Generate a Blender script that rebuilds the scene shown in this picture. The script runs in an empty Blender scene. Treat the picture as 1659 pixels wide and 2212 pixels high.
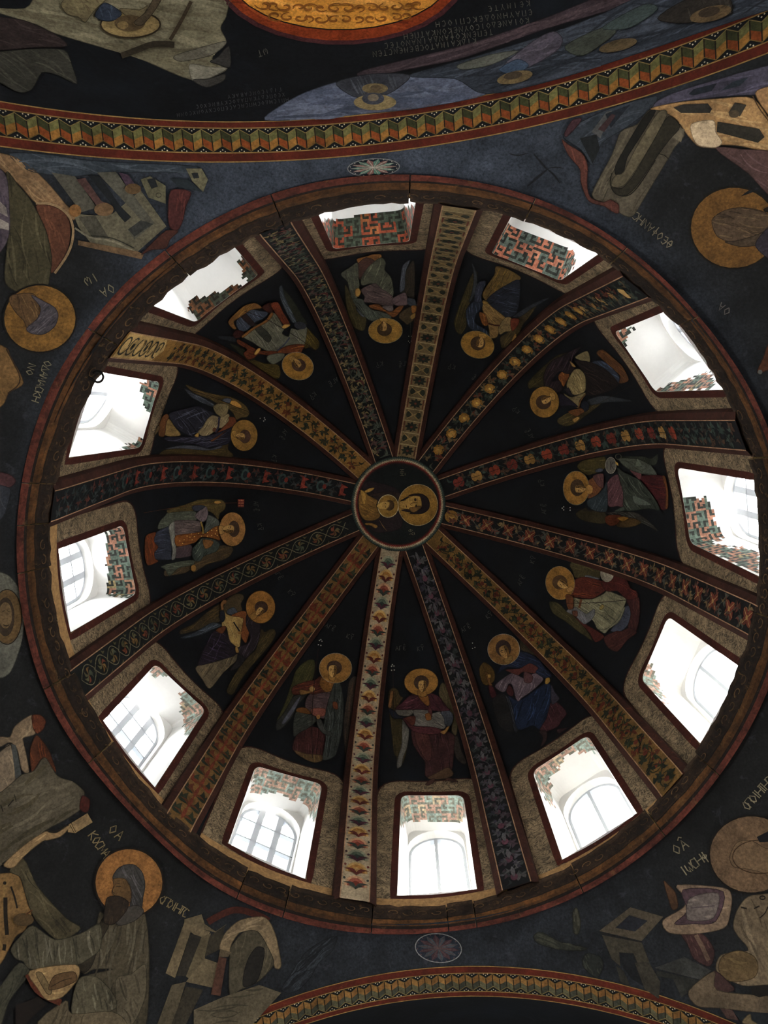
import bpy, math, random
import numpy as np
from mathutils import Vector, Matrix
from mathutils.geometry import delaunay_2d_cdt
rnd = random.Random(7)
nr = np.random.RandomState(3)
SC = bpy.context.scene
COL = SC.collection
S = 2.35            # metres per unit (outer cornice radius = 1 unit)
ZC = 6.15           # height of the cornice above the floor, metres
F = 1661.0          # focal length in pixels of the 1659 x 2212 frame
QX, QY = 0.1313141, 0.02083104
CAM = np.array([-0.00674842, -0.43495704, -1.96392922])

def rotm(rx, ry):
    cx, sx, cy, sy = math.cos(rx), math.sin(rx), math.cos(ry), math.sin(ry)
    return np.array([[1, 0, 0], [0, cx, -sx], [0, sx, cx]]) @ np.array([[cy, 0, sy], [0, 1, 0], [-sy, 0, cy]])
RM = rotm(QX, QY)

def W(p):
    p = np.asarray(p, float)
    return p * S + np.array([0, 0, ZC])

# ------------------------------------------------------------------ camera
cd = bpy.data.cameras.new('camera'); cam = bpy.data.objects.new('camera', cd); COL.objects.link(cam)
cd.sensor_fit = 'HORIZONTAL'; cd.sensor_width = 36.0; cd.lens = 36.0 * F / 1659.0
cd.clip_start = 0.05; cd.clip_end = 200
ax, ay, az_ = RM[0], RM[1], RM[2]        # image right, image down, view direction
cam.matrix_world = Matrix(((ax[0], -ay[0], -az_[0], W(CAM)[0]), (ax[1], -ay[1], -az_[1], W(CAM)[1]), (ax[2], -ay[2], -az_[2], W(CAM)[2]), (0, 0, 0, 1)))
SC.camera = cam

# ------------------------------------------------------------------ daylight and exposure
wd = bpy.data.worlds.new('daylight'); SC.world = wd; wd.use_nodes = True
bg = wd.node_tree.nodes['Background']; bg.inputs[0].default_value = (1.0, 0.985, 0.965, 1); bg.inputs[1].default_value = 19.0
sl = bpy.data.lights.new('sun', 'SUN'); sun = bpy.data.objects.new('sun', sl); COL.objects.link(sun)
sl.energy = 40.0; sl.angle = math.radians(0.6); sl.color = (1.0, 0.93, 0.82)
_a, _e = math.radians(47), math.radians(57)      # high sun outside the lower right windows
sun.rotation_euler = Vector((math.cos(_e) * math.cos(_a), math.cos(_e) * math.sin(_a), math.sin(_e))).to_track_quat('Z', 'Y').to_euler()
SC.view_settings.view_transform = 'Standard'; SC.view_settings.look = 'None'
SC.view_settings.gamma = 1.0; SC.view_settings.use_curve_mapping = False; SC.view_settings.exposure = 0.15
SC.cycles.max_bounces = 5; SC.cycles.diffuse_bounces = 3; SC.cycles.transparent_max_bounces = 12
SC.cycles.sample_clamp_indirect = 8.0; SC.cycles.adaptive_threshold = 0.05

# ------------------------------------------------------------------ colours and materials
def lin(h, g=1.0):
    if isinstance(h, str):
        c = [int(h[i:i + 2], 16) / 255 for i in (0, 2, 4)]
    else:
        c = list(h)
    return tuple(min(0.92, g * (x / 12.92 if x <= 0.04045 else ((x + 0.055) / 1.055) ** 2.4)) for x in c)

def mat_base(name):
    m = bpy.data.materials.new(name); m.use_nodes = True
    nt = m.node_tree; b = nt.nodes['Principled BSDF']
    b.inputs['Roughness'].default_value = 0.85
    b.inputs['Specular IOR Level'].default_value = 0.15
    return m, nt, b

def N(nt, t, **kw):
    n = nt.nodes.new(t)
    for k, v in kw.items():
        if k[0] == '_':
            setattr(n, k[1:], v)
        else:
            n.inputs[k.replace('_', ' ')].default_value = v
    return n

def noise(nt, co, scale, detail=6, rough=0.6, dist=0.0):
    n = N(nt, 'ShaderNodeTexNoise', Scale=scale, Detail=detail, Roughness=rough, Distortion=dist)
    nt.links.new(co, n.inputs['Vector']); return n.outputs[0]

def ramp(nt, fac, stops):
    r = nt.nodes.new('ShaderNodeValToRGB'); e = r.color_ramp.elements
    while len(e) < len(stops):
        e.new(0.5)
    for k, (p, c) in enumerate(stops):
        e[k].position = p; e[k].color = (c, c, c, 1) if isinstance(c, (int, float)) else (*c, 1)
    nt.links.new(fac, r.inputs[0]); return r.outputs[0]

def mul(nt, a, b, fac=1.0, mode='MULTIPLY'):
    m = nt.nodes.new('ShaderNodeMix'); m.data_type = 'RGBA'; m.blend_type = mode
    m.inputs[0].default_value = fac if isinstance(fac, (int, float)) else 1
    if not isinstance(fac, (int, float)):
        nt.links.new(fac, m.inputs[0])
    for s, i in ((a, 6), (b, 7)):
        if isinstance(s, tuple):
            m.inputs[i].default_value = (*s[:3], 1)
        else:
            nt.links.new(s, m.inputs[i])
    return m.outputs[2]

MATS = {}
def fresco(name, base=None, lo=0.55, hi=1.35, s1=5.0, s2=45.0, wear=None, wear_amt=0.0, bump=0.15, tint=None, grain=(0.72, 1.25)):
    """limewash fresco: colour (attribute or fixed) broken up by mottling, fine grain and optional worn patches"""
    m, nt, b = mat_base(name); co = nt.nodes.new('ShaderNodeTexCoord').outputs['Object']
    if base is None:
        a = nt.nodes.new('ShaderNodeVertexColor'); a.layer_name = 'Col'; c = a.outputs[0]
    else:
        c = lin(base) if isinstance(base, str) else base
    mid = (lo + hi) / 2
    n1 = noise(nt, co, s1, 6, 0.68)
    c = mul(nt, c, ramp(nt, n1, [(0.28, lo), (0.5, mid), (0.72, hi)]))
    n2 = noise(nt, co, s2, 3, 0.7)
    c = mul(nt, c, ramp(nt, n2, [(0.3, grain[0]), (0.7, grain[1])]))
    if tint is not None:
        n4 = noise(nt, co, s1 * 0.6, 5, 0.6, 0.6)
        c = mul(nt, c, lg(tint[0]), ramp(nt, n4, [(tint[1], 0.0), (tint[2], tint[3])]), 'MIX')
    if wear is not None:
        n3 = noise(nt, co, s1 * 2.1, 5, 0.72, 0.4)
        c = mul(nt, c, lg(wear), ramp(nt, n3, [(0.60, 0.0), (0.68, wear_amt)]), 'MIX')
    nt.links.new(c, b.inputs['Base Color'])
    bp = N(nt, 'ShaderNodeBump', Strength=bump, Distance=0.004)
    nt.links.new(n2, bp.inputs['Height']); nt.links.new(bp.outputs[0], b.inputs['Normal'])
    MATS[name] = m; return m

G = 0.84     # paint albedo over photographed colour
def lg(h): return lin(h, G)
fresco('fresco', None, 0.52, 1.42, 7.0, 60.0, grain=(0.62, 1.35))
fresco('gold', None, 0.45, 1.5, 11.0, 70.0, grain=(0.6, 1.35))
fresco('web', lg('0b0c0e'), 0.5, 1.6, 3.0, 40.0, None, tint=('131920', 0.5, 0.78, 0.5))
fresco('wall', None, 0.4, 1.7, 5.0, 70.0, '34343a', 0.35, grain=(0.5, 1.55))
fresco('lowerwall', lg('1d1c1c'), 0.5, 1.5, 3.5, 38.0)
fresco('vault', lg('131518'), 0.5, 1.55, 3.0, 36.0, '2c2f34', 0.3, tint=('20262e', 0.5, 0.75, 0.5))
fresco('red', lg('36160f'), 0.5, 1.5, 6.0, 50.0, '6a3a26', 0.5)
fresco('archred', lg('46190e'), 0.5, 1.5, 6.0, 50.0, '6a3420', 0.4)
fresco('ribred', lg('2e1710'), 0.5, 1.6, 6.0, 50.0, '5a3020', 0.4)
fresco('cornice', lg('2a1c12'), 0.35, 1.9, 7.0, 40.0, '7a5a38', 0.4, bump=0.5)
fresco('cornicedark', lg('181210'), 0.4, 1.8, 8.0, 40.0, '5a4630', 0.4, bump=0.5)
fresco('plaster', (0.80, 0.79, 0.76), 0.96, 1.03, 3.0, 30.0, grain=(0.98, 1.01), bump=0.05)
fresco('sillwall', lg('8a6a44'), 0.7, 1.3, 5.0, 40.0)
fresco('floor', (0.32, 0.28, 0.24), 0.8, 1.2, 2.0, 30.0)
fresco('ochreline', lg('7a6038'), 0.6, 1.4, 8.0, 50.0)
fresco('iron', lg('120d0a'), 0.6, 1.4, 9.0, 60.0)
fresco('whitewood', (0.55, 0.58, 0.62), 0.97, 1.03, 6.0, 40.0, grain=(0.98, 1.01))

def marble():
    m, nt, b = mat_base('marble'); co = nt.nodes.new('ShaderNodeTexCoord').outputs['Object']
    n = noise(nt, co, 7.0, 3, 0.6, 0.8)
    v = N(nt, 'ShaderNodeTexNoise', Scale=13.0, Detail=1.0, Roughness=0.45, Distortion=1.6); nt.links.new(co, v.inputs['Vector'])
    lines = ramp(nt, v.outputs[0], [(0.36, 1.2), (0.43, 0.15), (0.5, 1.45), (0.57, 0.15), (0.64, 1.2)])
    c = mul(nt, lg('6e5e48'), lines, 0.85)
    c = mul(nt, c, ramp(nt, n, [(0.3, 0.55), (0.7, 1.4)]))
    g = noise(nt, co, 90.0, 2, 0.6)
    c = mul(nt, c, ramp(nt, g, [(0.3, 0.75), (0.7, 1.2)]))
    nt.links.new(c, b.inputs['Base Color']); MATS['marble'] = m
marble()

def glass():
    m = bpy.data.materials.new('pane_glass'); m.use_nodes = True; nt = m.node_tree; nt.nodes.clear()
    o = nt.nodes.new('ShaderNodeOutputMaterial'); t = N(nt, 'ShaderNodeBsdfTransparent'); g = N(nt, 'ShaderNodeBsdfGlossy', Roughness=0.15)
    mx = N(nt, 'ShaderNodeMixShader', Fac=0.06); t.inputs[0].default_value = (0.95, 0.98, 1, 1)
    nt.links.new(t.outputs[0], mx.inputs[1]); nt.links.new(g.outputs[0], mx.inputs[2]); nt.links.new(mx.outputs[0], o.inputs[0])
    MATS['glass'] = m
glass()

# ------------------------------------------------------------------ object helpers
def tag(o, label=None, cat=None, group=None, kind=None):
    if label: o['label'] = label
    if cat: o['category'] = cat
    if group: o['group'] = group
    if kind: o['kind'] = kind
    return o

def mesh_obj(name, verts, faces, mat, parent=None, cols=None, smooth=False, raw=False, vcols=None):
    """verts in units (or metres when raw); cols = one linear rgb per face"""
    me = bpy.data.meshes.new(name)
    v = np.asarray(verts, float)
    if not raw:
        v = W(v)
    me.from_pydata([tuple(x) for x in v], [], [tuple(int(i) for i in f) for f in faces])
    me.materials.append(MATS[mat] if isinstance(mat, str) else mat)
    if cols is not None:
        a = me.color_attributes.new('Col', 'FLOAT_COLOR', 'CORNER')
        arr = np.empty((len(me.loops), 4), np.float32); arr[:, 3] = 1
        k = 0
        for f, c in zip(me.polygons, cols):
            n = f.loop_total; arr[k:k + n, :3] = c; k += n
        a.data.foreach_set('color', arr.ravel())
    if vcols is not None:
        a = me.color_attributes.new('Col', 'FLOAT_COLOR', 'POINT'); arr = np.ones((len(v), 4), np.float32); arr[:, :3] = vcols
        a.data.foreach_set('color', arr.ravel())
    if smooth:
        me.polygons.foreach_set('use_smooth', [True] * len(me.polygons))
    me.update()
    o = bpy.data.objects.new(name, me); COL.objects.link(o)
    if parent is not None:
        o.parent = parent; o.matrix_parent_inverse = parent.matrix_world.inverted() if False else Matrix()
        if parent.location.length > 0:
            o.matrix_parent_inverse = Matrix.Translation(-parent.location)
    return o

def empty(name, loc):
    o = bpy.data.objects.new(name, None); o.empty_display_size = 0.1
    o.location = loc; COL.objects.link(o); return o

# ------------------------------------------------------------------ surfaces of the place (unit coordinates, camera rays)
def rays(px):
    px = np.atleast_2d(np.asarray(px, float))
    d = np.c_[(px[:, 0] - 829.5) / F, (px[:, 1] - 1106) / F, np.ones(len(px))]
    return d @ RM            # = RM^T d, z close to 1

def project(P):
    q = (np.atleast_2d(P) - CAM) @ RM.T
    return np.c_[829.5 + F * q[:, 0] / q[:, 2], 1106 + F * q[:, 1] / q[:, 2]]

_d = rays([(860.5, 1088.5)])[0]; _t = (1.63 - CAM[2]) / _d[2]; LEAN = (CAM + _t * _d)[:2] / 1.63   # the crown sits a little off the ring's axis
R0, ZS, BH = 0.980, 0.62, 1.030

def ctr(z): return np.clip(np.asarray(z, float), 0, 2)[..., None] * LEAN
def prof_r(z, off=0.0):
    z = np.asarray(z, float); r0 = R0 - off; b = BH - off
    u = np.clip((z - ZS) / b, 0, 1)
    return r0 * np.sqrt(1 - u * u)
def dome_s(sv, th, off=0.0):
    """point at arc coordinate s (0 = foot of drum at z=0; drum height ZS; then the quarter ellipse angle) and azimuth th"""
    sv = np.asarray(sv, float); th = np.asarray(th, float)
    r0 = R0 - off; b = BH - off
    phi = np.clip((sv - ZS) / (math.pi / 2 * 1.0), 0, 1) * math.pi / 2
    r = np.where(sv < ZS, r0, r0 * np.cos(phi)); z = np.where(sv < ZS, sv, ZS + b * np.sin(phi))
    c = ctr(z)
    return np.stack([c[..., 0] + r * np.cos(th), c[..., 1] + r * np.sin(th), z], -1)
SMAX = ZS + math.pi / 2
def dome_inv(P, off=0.0):
    P = np.atleast_2d(P); c = ctr(P[:, 2]); d = P[:, :2] - c
    th = np.arctan2(d[:, 1], d[:, 0]); z = P[:, 2]
    r = np.hypot(d[:, 0], d[:, 1])
    phi = np.arctan2((z - ZS) / (BH - off), r / (R0 - off))
    return np.where(z < ZS, z, ZS + phi), th
def hit_dome(px, off=0.0):
    d = rays(px); n = len(d)
    def g(t):
        P = CAM + t[:, None] * d; q = P[:, :2] - ctr(P[:, 2]); z = P[:, 2]
        r0 = R0 - off; b = BH - off
        return np.where(z < ZS, np.hypot(q[:, 0], q[:, 1]) / r0, np.sqrt((q ** 2).sum(1) / r0 ** 2 + ((z - ZS) / b) ** 2)) - 1
    lo = np.full(n, 1.9); hi = np.full(n, 4.4); done = np.zeros(n, bool); prev = lo.copy()
    for t in np.linspace(1.9, 4.4, 90):
        tt = np.full(n, t); v = g(tt)
        new = (v > 0) & ~done
        hi[new] = t; lo[new] = prev[new]; done |= new; prev[~done] = t
    for _ in range(40):
        mid = (lo + hi) / 2; v = g(mid); lo = np.where(v > 0, lo, mid); hi = np.where(v > 0, mid, hi)
    P = CAM + hi[:, None] * d
    q = P[:, :2] - ctr(P[:, 2]); z = P[:, 2]; r0 = R0 - off; b = BH - off
    nn = np.c_[-q / r0 ** 2, np.where(z < ZS, 0, -(z - ZS) / b ** 2)]
    return P, nn / np.linalg.norm(nn, axis=1)[:, None]
RZ = -0.092
AXV = np.array([math.cos(RZ), math.sin(RZ), 0]); NV = np.array([-math.sin(RZ), math.cos(RZ), 0])  # along an arch / towards the foot of the frame
CZ, RP = -1.145, 1.4993
DT, DB, AW = 1.035, 1.05, 0.090
RAT = math.sqrt(RP ** 2 - DT ** 2); RAB = math.sqrt(RP ** 2 - DB ** 2)
A2T = 1.02
def hit_sphere(px, c, R):
    d = rays(px); o = CAM - c
    a = (d * d).sum(1); b = d @ o; k = o @ o - R * R
    t = (-b + np.sqrt(np.maximum(b * b - a * k, 1e-9))) / a
    P = CAM + t[:, None] * d; return P, (c - P) / R
def hit_cyl(px, R):
    c = np.array([0, 0, CZ]); d = rays(px); o = CAM - c
    du, dz = d @ AXV, d[:, 2]; ou, oz = o @ AXV, o[2]
    a = du * du + dz * dz; b = du * ou + dz * oz; k = ou * ou + oz * oz - R * R
    t = (-b + np.sqrt(np.maximum(b * b - a * k, 1e-9))) / a
    P = CAM + t[:, None] * d; q = P - c; n = -(np.outer(q @ AXV, AXV) + np.outer(q[:, 2], [0, 0, 1])) / R
    return P, n
C0 = np.array([0, 0, CZ])
CT = -NV * (DT + AW + A2T) + C0; RT2 = math.hypot(RAT, A2T)
CB = NV * (DB + AW + A2T) + C0; RB2 = math.hypot(RAB, A2T)
def SPHERE(px): return hit_sphere(px, C0, RP)
def VTOP(px): return hit_sphere(px, CT, RT2)
def VBOT(px): return hit_sphere(px, CB, RB2)
SURF = {'dome': hit_dome, 'wall': SPHERE, 'vt': VTOP, 'vb': VBOT, 'ct': lambda p: hit_cyl(p, RAT), 'cb': lambda p: hit_cyl(p, RAB)}

# ------------------------------------------------------------------ planar tools
def inpoly(pts, poly):
    x, y = pts[:, 0], pts[:, 1]; r = np.zeros(len(pts), bool); m = len(poly); j = m - 1
    for i in range(m):
        xi, yi = poly[i]; xj, yj = poly[j]
        if yi != yj:
            r ^= ((yi > y) != (yj > y)) & (x < (xj - xi) * (y - yi) / (yj - yi) + xi)
        j = i
    return r
def densify(poly, step, closed=True):
    out = []; n = len(poly)
    for i in range(n if closed else n - 1):
        a = np.array(poly[i]); b = np.array(poly[(i + 1) % n]); k = max(1, int(np.hypot(*(b - a)) / step + 0.5))
        for j in range(k):
            out.append(a + (b - a) * j / k)
    if not closed:
        out.append(np.array(poly[-1]))
    return np.array(out)
def chaikin(p, closed=True, it=2):
    p = np.asarray(p, float)
    for _ in range(it):
        q = np.roll(p, -1, 0) if closed else p[1:]
        a = p if closed else p[:-1]
        r = np.empty((len(a) * 2, 2)); r[0::2] = a * 0.75 + q * 0.25; r[1::2] = a * 0.25 + q * 0.75
        if not closed:
            r[0] = p[0]; r[-1] = p[-1]
        p = r
    return p
def spline(p, n=4):
    """closed curve through the given points"""
    p = np.asarray(p, float); a, b, c, d = np.roll(p, 1, 0), p, np.roll(p, -1, 0), np.roll(p, -2, 0); out = []
    for t in np.arange(n) / n:
        out.append(b + 0.42 * t * (c - a) + t * t * (3 * (c - b) - 0.84 * (c - a) - 0.42 * (d - b)) + t ** 3 * (2 * (b - c) + 0.42 * (c - a) + 0.42 * (d - b)))
    return np.stack(out, 1).reshape(-1, 2)
def tri(poly, step, holes=(), closed_step=None):
    """triangulate a polygon (with holes) with interior points every step"""
    loops = [densify(poly, closed_step or step)] + [densify(h, closed_step or step) for h in holes]
    pts = []; edges = []
    for l in loops:
        k = len(pts); m = len(l); pts += [tuple(x) for x in l]; edges += [(k + i, k + (i + 1) % m) for i in range(m)]
    mn, mx = loops[0].min(0), loops[0].max(0)
    gx, gy = np.meshgrid(np.arange(mn[0] + step * 0.5, mx[0], step), np.arange(mn[1] + step * 0.5, mx[1], step))
    g = np.c_[gx.ravel(), gy.ravel()]
    if len(g):
        ok = inpoly(g, loops[0])
        for h in loops[1:]:
            ok &= ~inpoly(g, h)
        pts += [tuple(x) for x in g[ok]]
    r = delaunay_2d_cdt([Vector(p) for p in pts], edges, [], 0, 1e-7)
    v = np.array([tuple(x) for x in r[0]]); f = np.array([t for t in r[2]])
    c = v[f].mean(1); ok = inpoly(c, loops[0])
    for h in loops[1:]:
        ok &= ~inpoly(c, h)
    return v, f[ok]
def ribbon(p, w, closed=False):
    p = np.asarray(p, float)
    t = np.gradient(p, axis=0) if not closed else np.roll(p, -1, 0) - np.roll(p, 1, 0)
    t /= np.maximum(np.linalg.norm(t, axis=1), 1e-9)[:, None]; n = np.c_[-t[:, 1], t[:, 0]]
    ww = np.broadcast_to(np.asarray(w, float), (len(p),))[:, None] / 2
    v = np.r_[p + n * ww, p - n * ww]; m = len(p)
    f = [(i, (i + 1) % m, m + (i + 1) % m, m + i) for i in range(m if closed else m - 1)]
    return v, f

# ------------------------------------------------------------------ measured plan: cornice rings and ribs (pixels of the photograph, unprojected)
PA = [(45,1150),(88,900),(203,691),(338,567),(560,435),(830,382),(1030,400),(1100,413),(1235,465),(1370,553),(1504,688),(1639,886),(73,1410),(111,1515),(219,1670),(337,1798),(560,1957),(500,1932),(634,1983),(807,2011),(970,2004),(1100,1986),(1319,1889),(1471,1764),(1572,1636),(1659,1477),(47,1096),(57,1333),(67,978)]
PB = [(105,1198),(120,1049),(180,880),(113,1248),(138,1417),(500,536),(375,624),(304,692),(236,773),(172,900),(830,436),(1030,447),(1100,465),(1255,530),(1316,566),(1403,637),(1471,704),(1531,792),(1552,836),(1589,899),(1620,988),(1642,1197),(1636,1291),(1622,1365),(1602,1427),(1481,1659),(1423,1723),(1235,1868),(1164,1902),(1079,1932),(967,1957),(807,1954),(713,1935),(500,1860),(439,1818),(371,1759),(240,1602),(186,1508),(162,1447)]
ZA, ZB = -0.028, 0.059
def ring_fn(px, z, sig):
    d = rays(px); t = (z - CAM[2]) / d[:, 2]; P = CAM + t[:, None] * d
    a = np.arctan2(P[:, 1], P[:, 0]); r = np.hypot(P[:, 0], P[:, 1])
    def fn(th):
        th = np.atleast_1d(th); q = (th[:, None] - a[None] + math.pi) % (2 * math.pi) - math.pi
        w = np.exp(-(q / sig) ** 2 / 2) + 1e-9; return (w * r[None]).sum(1) / w.sum(1)
    return fn
rA = ring_fn(PA, ZA, math.radians(9)); rB0 = ring_fn(PB, ZB, math.radians(6))
def rB(th): return np.minimum(rB0(th), 0.968)

RIB_BASE = [(768,1915),(1110,1890),(1440,1680),(1618,1335),(1600,940),(1370,620),(990,455),(600,500),(265,745),(125,1090),(175,1470),(395,1760)]
RIB_TOP = [(842,1194.6),(896,1187),(940,1164),(963,1113),(961.5,1052),(925,1001),(878,985),(828,988),(784,1015.5),(762.5,1064),(764,1129.5),(795,1175)]
RD = 0.030     # how far a rib stands out from the webs
HW = 0.042     # half width of a rib's painted face
_sb, _tb = dome_inv(hit_dome(RIB_BASE, RD)[0], RD); _st, _tt = dome_inv(hit_dome(RIB_TOP, RD)[0], RD)
RIBS = []
for k in range(12):
    a, b = _tb[k], _tt[k]
    b = a + ((b - a + math.pi) % (2 * math.pi) - math.pi)
    RIBS.append((_sb[k], a, _st[k], b))
def rib_az(k, s):
    s0, a, s1, b = RIBS[k % 12]; return a + (b - a) * np.clip((np.asarray(s, float) - s0) / (s1 - s0), 0, 1.2)
SCR = float(np.mean(_st))          # arc coordinate of the medallion's edge

# ------------------------------------------------------------------ dome: webs
ceiling = empty('ceiling', W((0, 0, 0)))
tag(ceiling, 'dark ribbed dome overhead with twelve painted webs between its ribs', 'dome', kind='structure')
WIN = [  # opening corners in the photograph: sill, head, head, sill (None = hidden by the cornice); window between rib k and rib k-1
    ((858,1935),(866,1716),(1001,1716),(1030,1921)), ((493,1822),(553,1652),(697,1692),(659,1899)),
    ((223,1557),(338,1432),(446,1532),(334,1701)), ((126,1186),(268,1134),(297,1282),(152,1366)),
    (None,(348,826),(306,968),(148,988)), (None,(425,697),(560,595),None), (None,(722,540),(884,524),None),
    (None,(1060,549),(1208,608),None), (None,(1325,718),(1413,847),None), (None,(1460,1010),(1489,1172),None),
    (None,(1441,1330),(1383,1466),(1513,1606)), ((1376,1757),(1268,1586),(1149,1664),(1215,1857))]
# order: 0 foot, then clockwise on the photograph (left, top, right)
WIN_ORDER = [0, 1, 2, 3, 4, 5, 6, 7, 8, 9, 10, 11]
SILL = 0.112
def wrap(a, ref): return ref + ((a - ref + math.pi) % (2 * math.pi) - math.pi)
OPEN = []
for w in WIN:
    sh, th = dome_inv(hit_dome([w[1], w[2]])[0])
    tc = th[0] + wrap(th[1], th[0]) - th[0]; th = np.array([th[0], wrap(th[1], th[0])]); c = th.mean()
    ss = []
    for j, p in ((0, w[0]), (1, w[3])):
        if p is None:
            ss.append((c + (th[j] - c) * 1.06, SILL))
        else:
            s1, t1 = dome_inv(hit_dome([p])[0]); ss.append((wrap(t1[0], c), float(s1[0])))
    OPEN.append(dict(c=c, head=[(th[0], sh[0]), (th[1], sh[1])], sill=ss))
def rounded(pts, rad, which):
    out = []; n = len(pts)
    for i, p in enumerate(pts):
        p = np.array(p, float)
        if i in which:
            a = np.array(pts[i - 1], float); b = np.array(pts[(i + 1) % n], float)
            u = (a - p); u = u / np.linalg.norm(u) * rad; v = (b - p); v = v / np.linalg.norm(v) * rad
            for q in np.linspace(0, 1, 7):
                out.append((1 - q) ** 2 * (p + u) + 2 * q * (1 - q) * p + q * q * (p + v))
        else:
            out.append(p)
    return np.array(out)
def opening(o, grow=0.0, rad=0.045):
    """outline (azimuth, s) of a window opening, optionally grown outwards"""
    c = o['c']; g = grow
    q = [o['sill'][0], o['head'][0], o['head'][1], o['sill'][1]]
    sg = 1 if q[1][0] < q[2][0] else -1
    pts = [(q[0][0] - sg * g, q[0][1] - g), (q[1][0] - sg * g, q[1][1] + g), (q[2][0] + sg * g, q[2][1] + g), (q[3][0] + sg * g, q[3][1] - g)]
    return rounded(pts, rad + g * 0.9, (1, 2))
def dpts(ts, off=0.0):
    ts = np.asarray(ts, float); return dome_s(ts[:, 1], ts[:, 0], off)

order = sorted(range(12), key=lambda k: RIBS[k][1] % (2 * math.pi))
STOP = ZS + math.acos(0.15 / R0)
for i in range(12):
    k0, k1 = order[i], order[(i + 1) % 12]
    sv = np.linspace(0.0, STOP, 50)
    e0 = rib_az(k0, sv); e1 = wrap(rib_az(k1, sv), e0.mean() + 0.26)
    poly = np.r_[np.c_[e0, sv], np.c_[e1, sv][::-1]]
    hole = []
    for o in OPEN:
        c = wrap(o['c'], (e0[0] + e1[0]) / 2)
        if e0[0] < c < e1[0]:
            h = opening(o); h = h + np.array([c - o['c'], 0]); hole = [h]
    v, f = tri(poly, 0.045, hole)
    mesh_obj('web_panel', dpts(v), f, 'web', ceiling, smooth=True)

# ------------------------------------------------------------------ cornice of moulded stone blocks with a red fillet
cornice = empty('trim_1', W((0, 0, 0)))
tag(cornice, 'worn brown moulded stone cornice ringing the foot of the dome', 'cornice', kind='structure')
fresco('stone', None, 0.3, 1.95, 8.0, 40.0, '5a4428', 0.5, bump=0.9, grain=(0.55, 1.5))
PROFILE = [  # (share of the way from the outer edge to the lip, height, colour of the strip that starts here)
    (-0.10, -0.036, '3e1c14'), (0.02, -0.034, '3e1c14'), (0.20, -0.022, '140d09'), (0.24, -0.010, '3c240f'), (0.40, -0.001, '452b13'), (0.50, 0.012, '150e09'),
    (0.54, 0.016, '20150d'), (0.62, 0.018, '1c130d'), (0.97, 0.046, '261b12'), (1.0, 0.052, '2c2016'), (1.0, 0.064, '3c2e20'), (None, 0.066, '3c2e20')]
JOINTS = sorted(math.degrees(math.atan2(*((lambda P: (P[1], P[0]))((CAM + rays([p])[0] * ((0.02 - CAM[2]) / rays([p])[0][2])))))) % 360 for p in
    [(600,455),(885,410),(1145,450),(1490,690),(1640,990),(1640,1330),(1545,1660),(1240,1885),(1025,1970),(965,1970),(805,1970),(620,1945),(525,1905),(215,1625),(125,1470),(95,1230),(95,1045),(238,738),(400,590),(1330,560),(1420,1780),(70,1130)])
for i in range(len(JOINTS)):
    a0, a1 = JOINTS[i], JOINTS[(i + 1) % len(JOINTS)]
    if a1 < a0: a1 += 360
    th = np.radians(np.linspace(a0 + 0.10, a1 - 0.10, max(4, int((a1 - a0) / 1.2))))
    ra, rb = rA(th), rB(th); V = []; F_ = []; C_ = []
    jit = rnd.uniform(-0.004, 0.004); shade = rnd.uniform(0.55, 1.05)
    wob = np.interp(th, th[::max(1, len(th) // 14)], nr.uniform(-0.004, 0.003, len(th[::max(1, len(th) // 14)])))
    for (u, z, c) in PROFILE:
        r = ra + (rb - ra) * u + (jit + wob) * (0 if u < 0.3 else u) if u is not None else np.full(len(th), R0 + 0.02)
        V.append(np.c_[r * np.cos(th), r * np.sin(th), np.full(len(th), z)])
    n = len(th); V = np.concatenate(V)
    for p in range(len(PROFILE) - 1):
        for j in range(n - 1):
            F_.append((p * n + j, p * n + j + 1, (p + 1) * n + j + 1, (p + 1) * n + j))
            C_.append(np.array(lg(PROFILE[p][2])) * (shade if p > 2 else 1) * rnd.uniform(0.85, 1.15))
    m = len(PROFILE)
    for e in (0, n - 1):
        F_.append([p * n + e for p in range(m)]); C_.append(lg('8a7450'))
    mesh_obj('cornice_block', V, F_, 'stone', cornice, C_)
th = np.linspace(0, 2 * math.pi, 121); V = np.concatenate([np.c_[r * np.cos(th), r * np.sin(th), np.full(121, z)] for r, z in ((R0 + 0.004, 0.09), (R0 + 0.03, 0.05), (1.035, -0.03), (1.10, -0.05))])
mesh_obj('bedding', V, [(p * 121 + j, p * 121 + j + 1, (p + 1) * 121 + j + 1, (p + 1) * 121 + j) for p in range(3) for j in range(120)], 'cornicedark', cornice)
# carved scroll work still readable on the fascia
def fascia(th, u):
    ra, rb = rA(th), rB(th); z = np.interp(u, [0.62, 0.97], [0.018, 0.046])
    r = ra + (rb - ra) * u - 0.004; return np.c_[r * np.cos(th), r * np.sin(th), z - 0.002]
V = []; F_ = []; C_ = []
for i in range(150):
    a = math.radians(i * 2.4); tt = np.linspace(0, 5.2, 12); rr = 0.016 * (1 - tt / 9)
    flip = -1 if i % 2 else 1
    cth = a + rr * np.cos(tt * flip); cu = 0.79 + rr * 7.0 * np.sin(tt * flip)
    p, f = ribbon(np.c_[cth, cu / 8], 0.0042 * (1 - tt / 11)); k = len(V)
    V += list(fascia(p[:, 0], p[:, 1] * 8)); F_ += [tuple(x + k for x in q) for q in f]; C_ += [np.array(lg('3c2c1a')) * rnd.uniform(0.3, 1.3)] * len(f)
mesh_obj('carved_scroll', V, F_, 'stone', cornice, C_)['kind'] = 'stuff'

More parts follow.
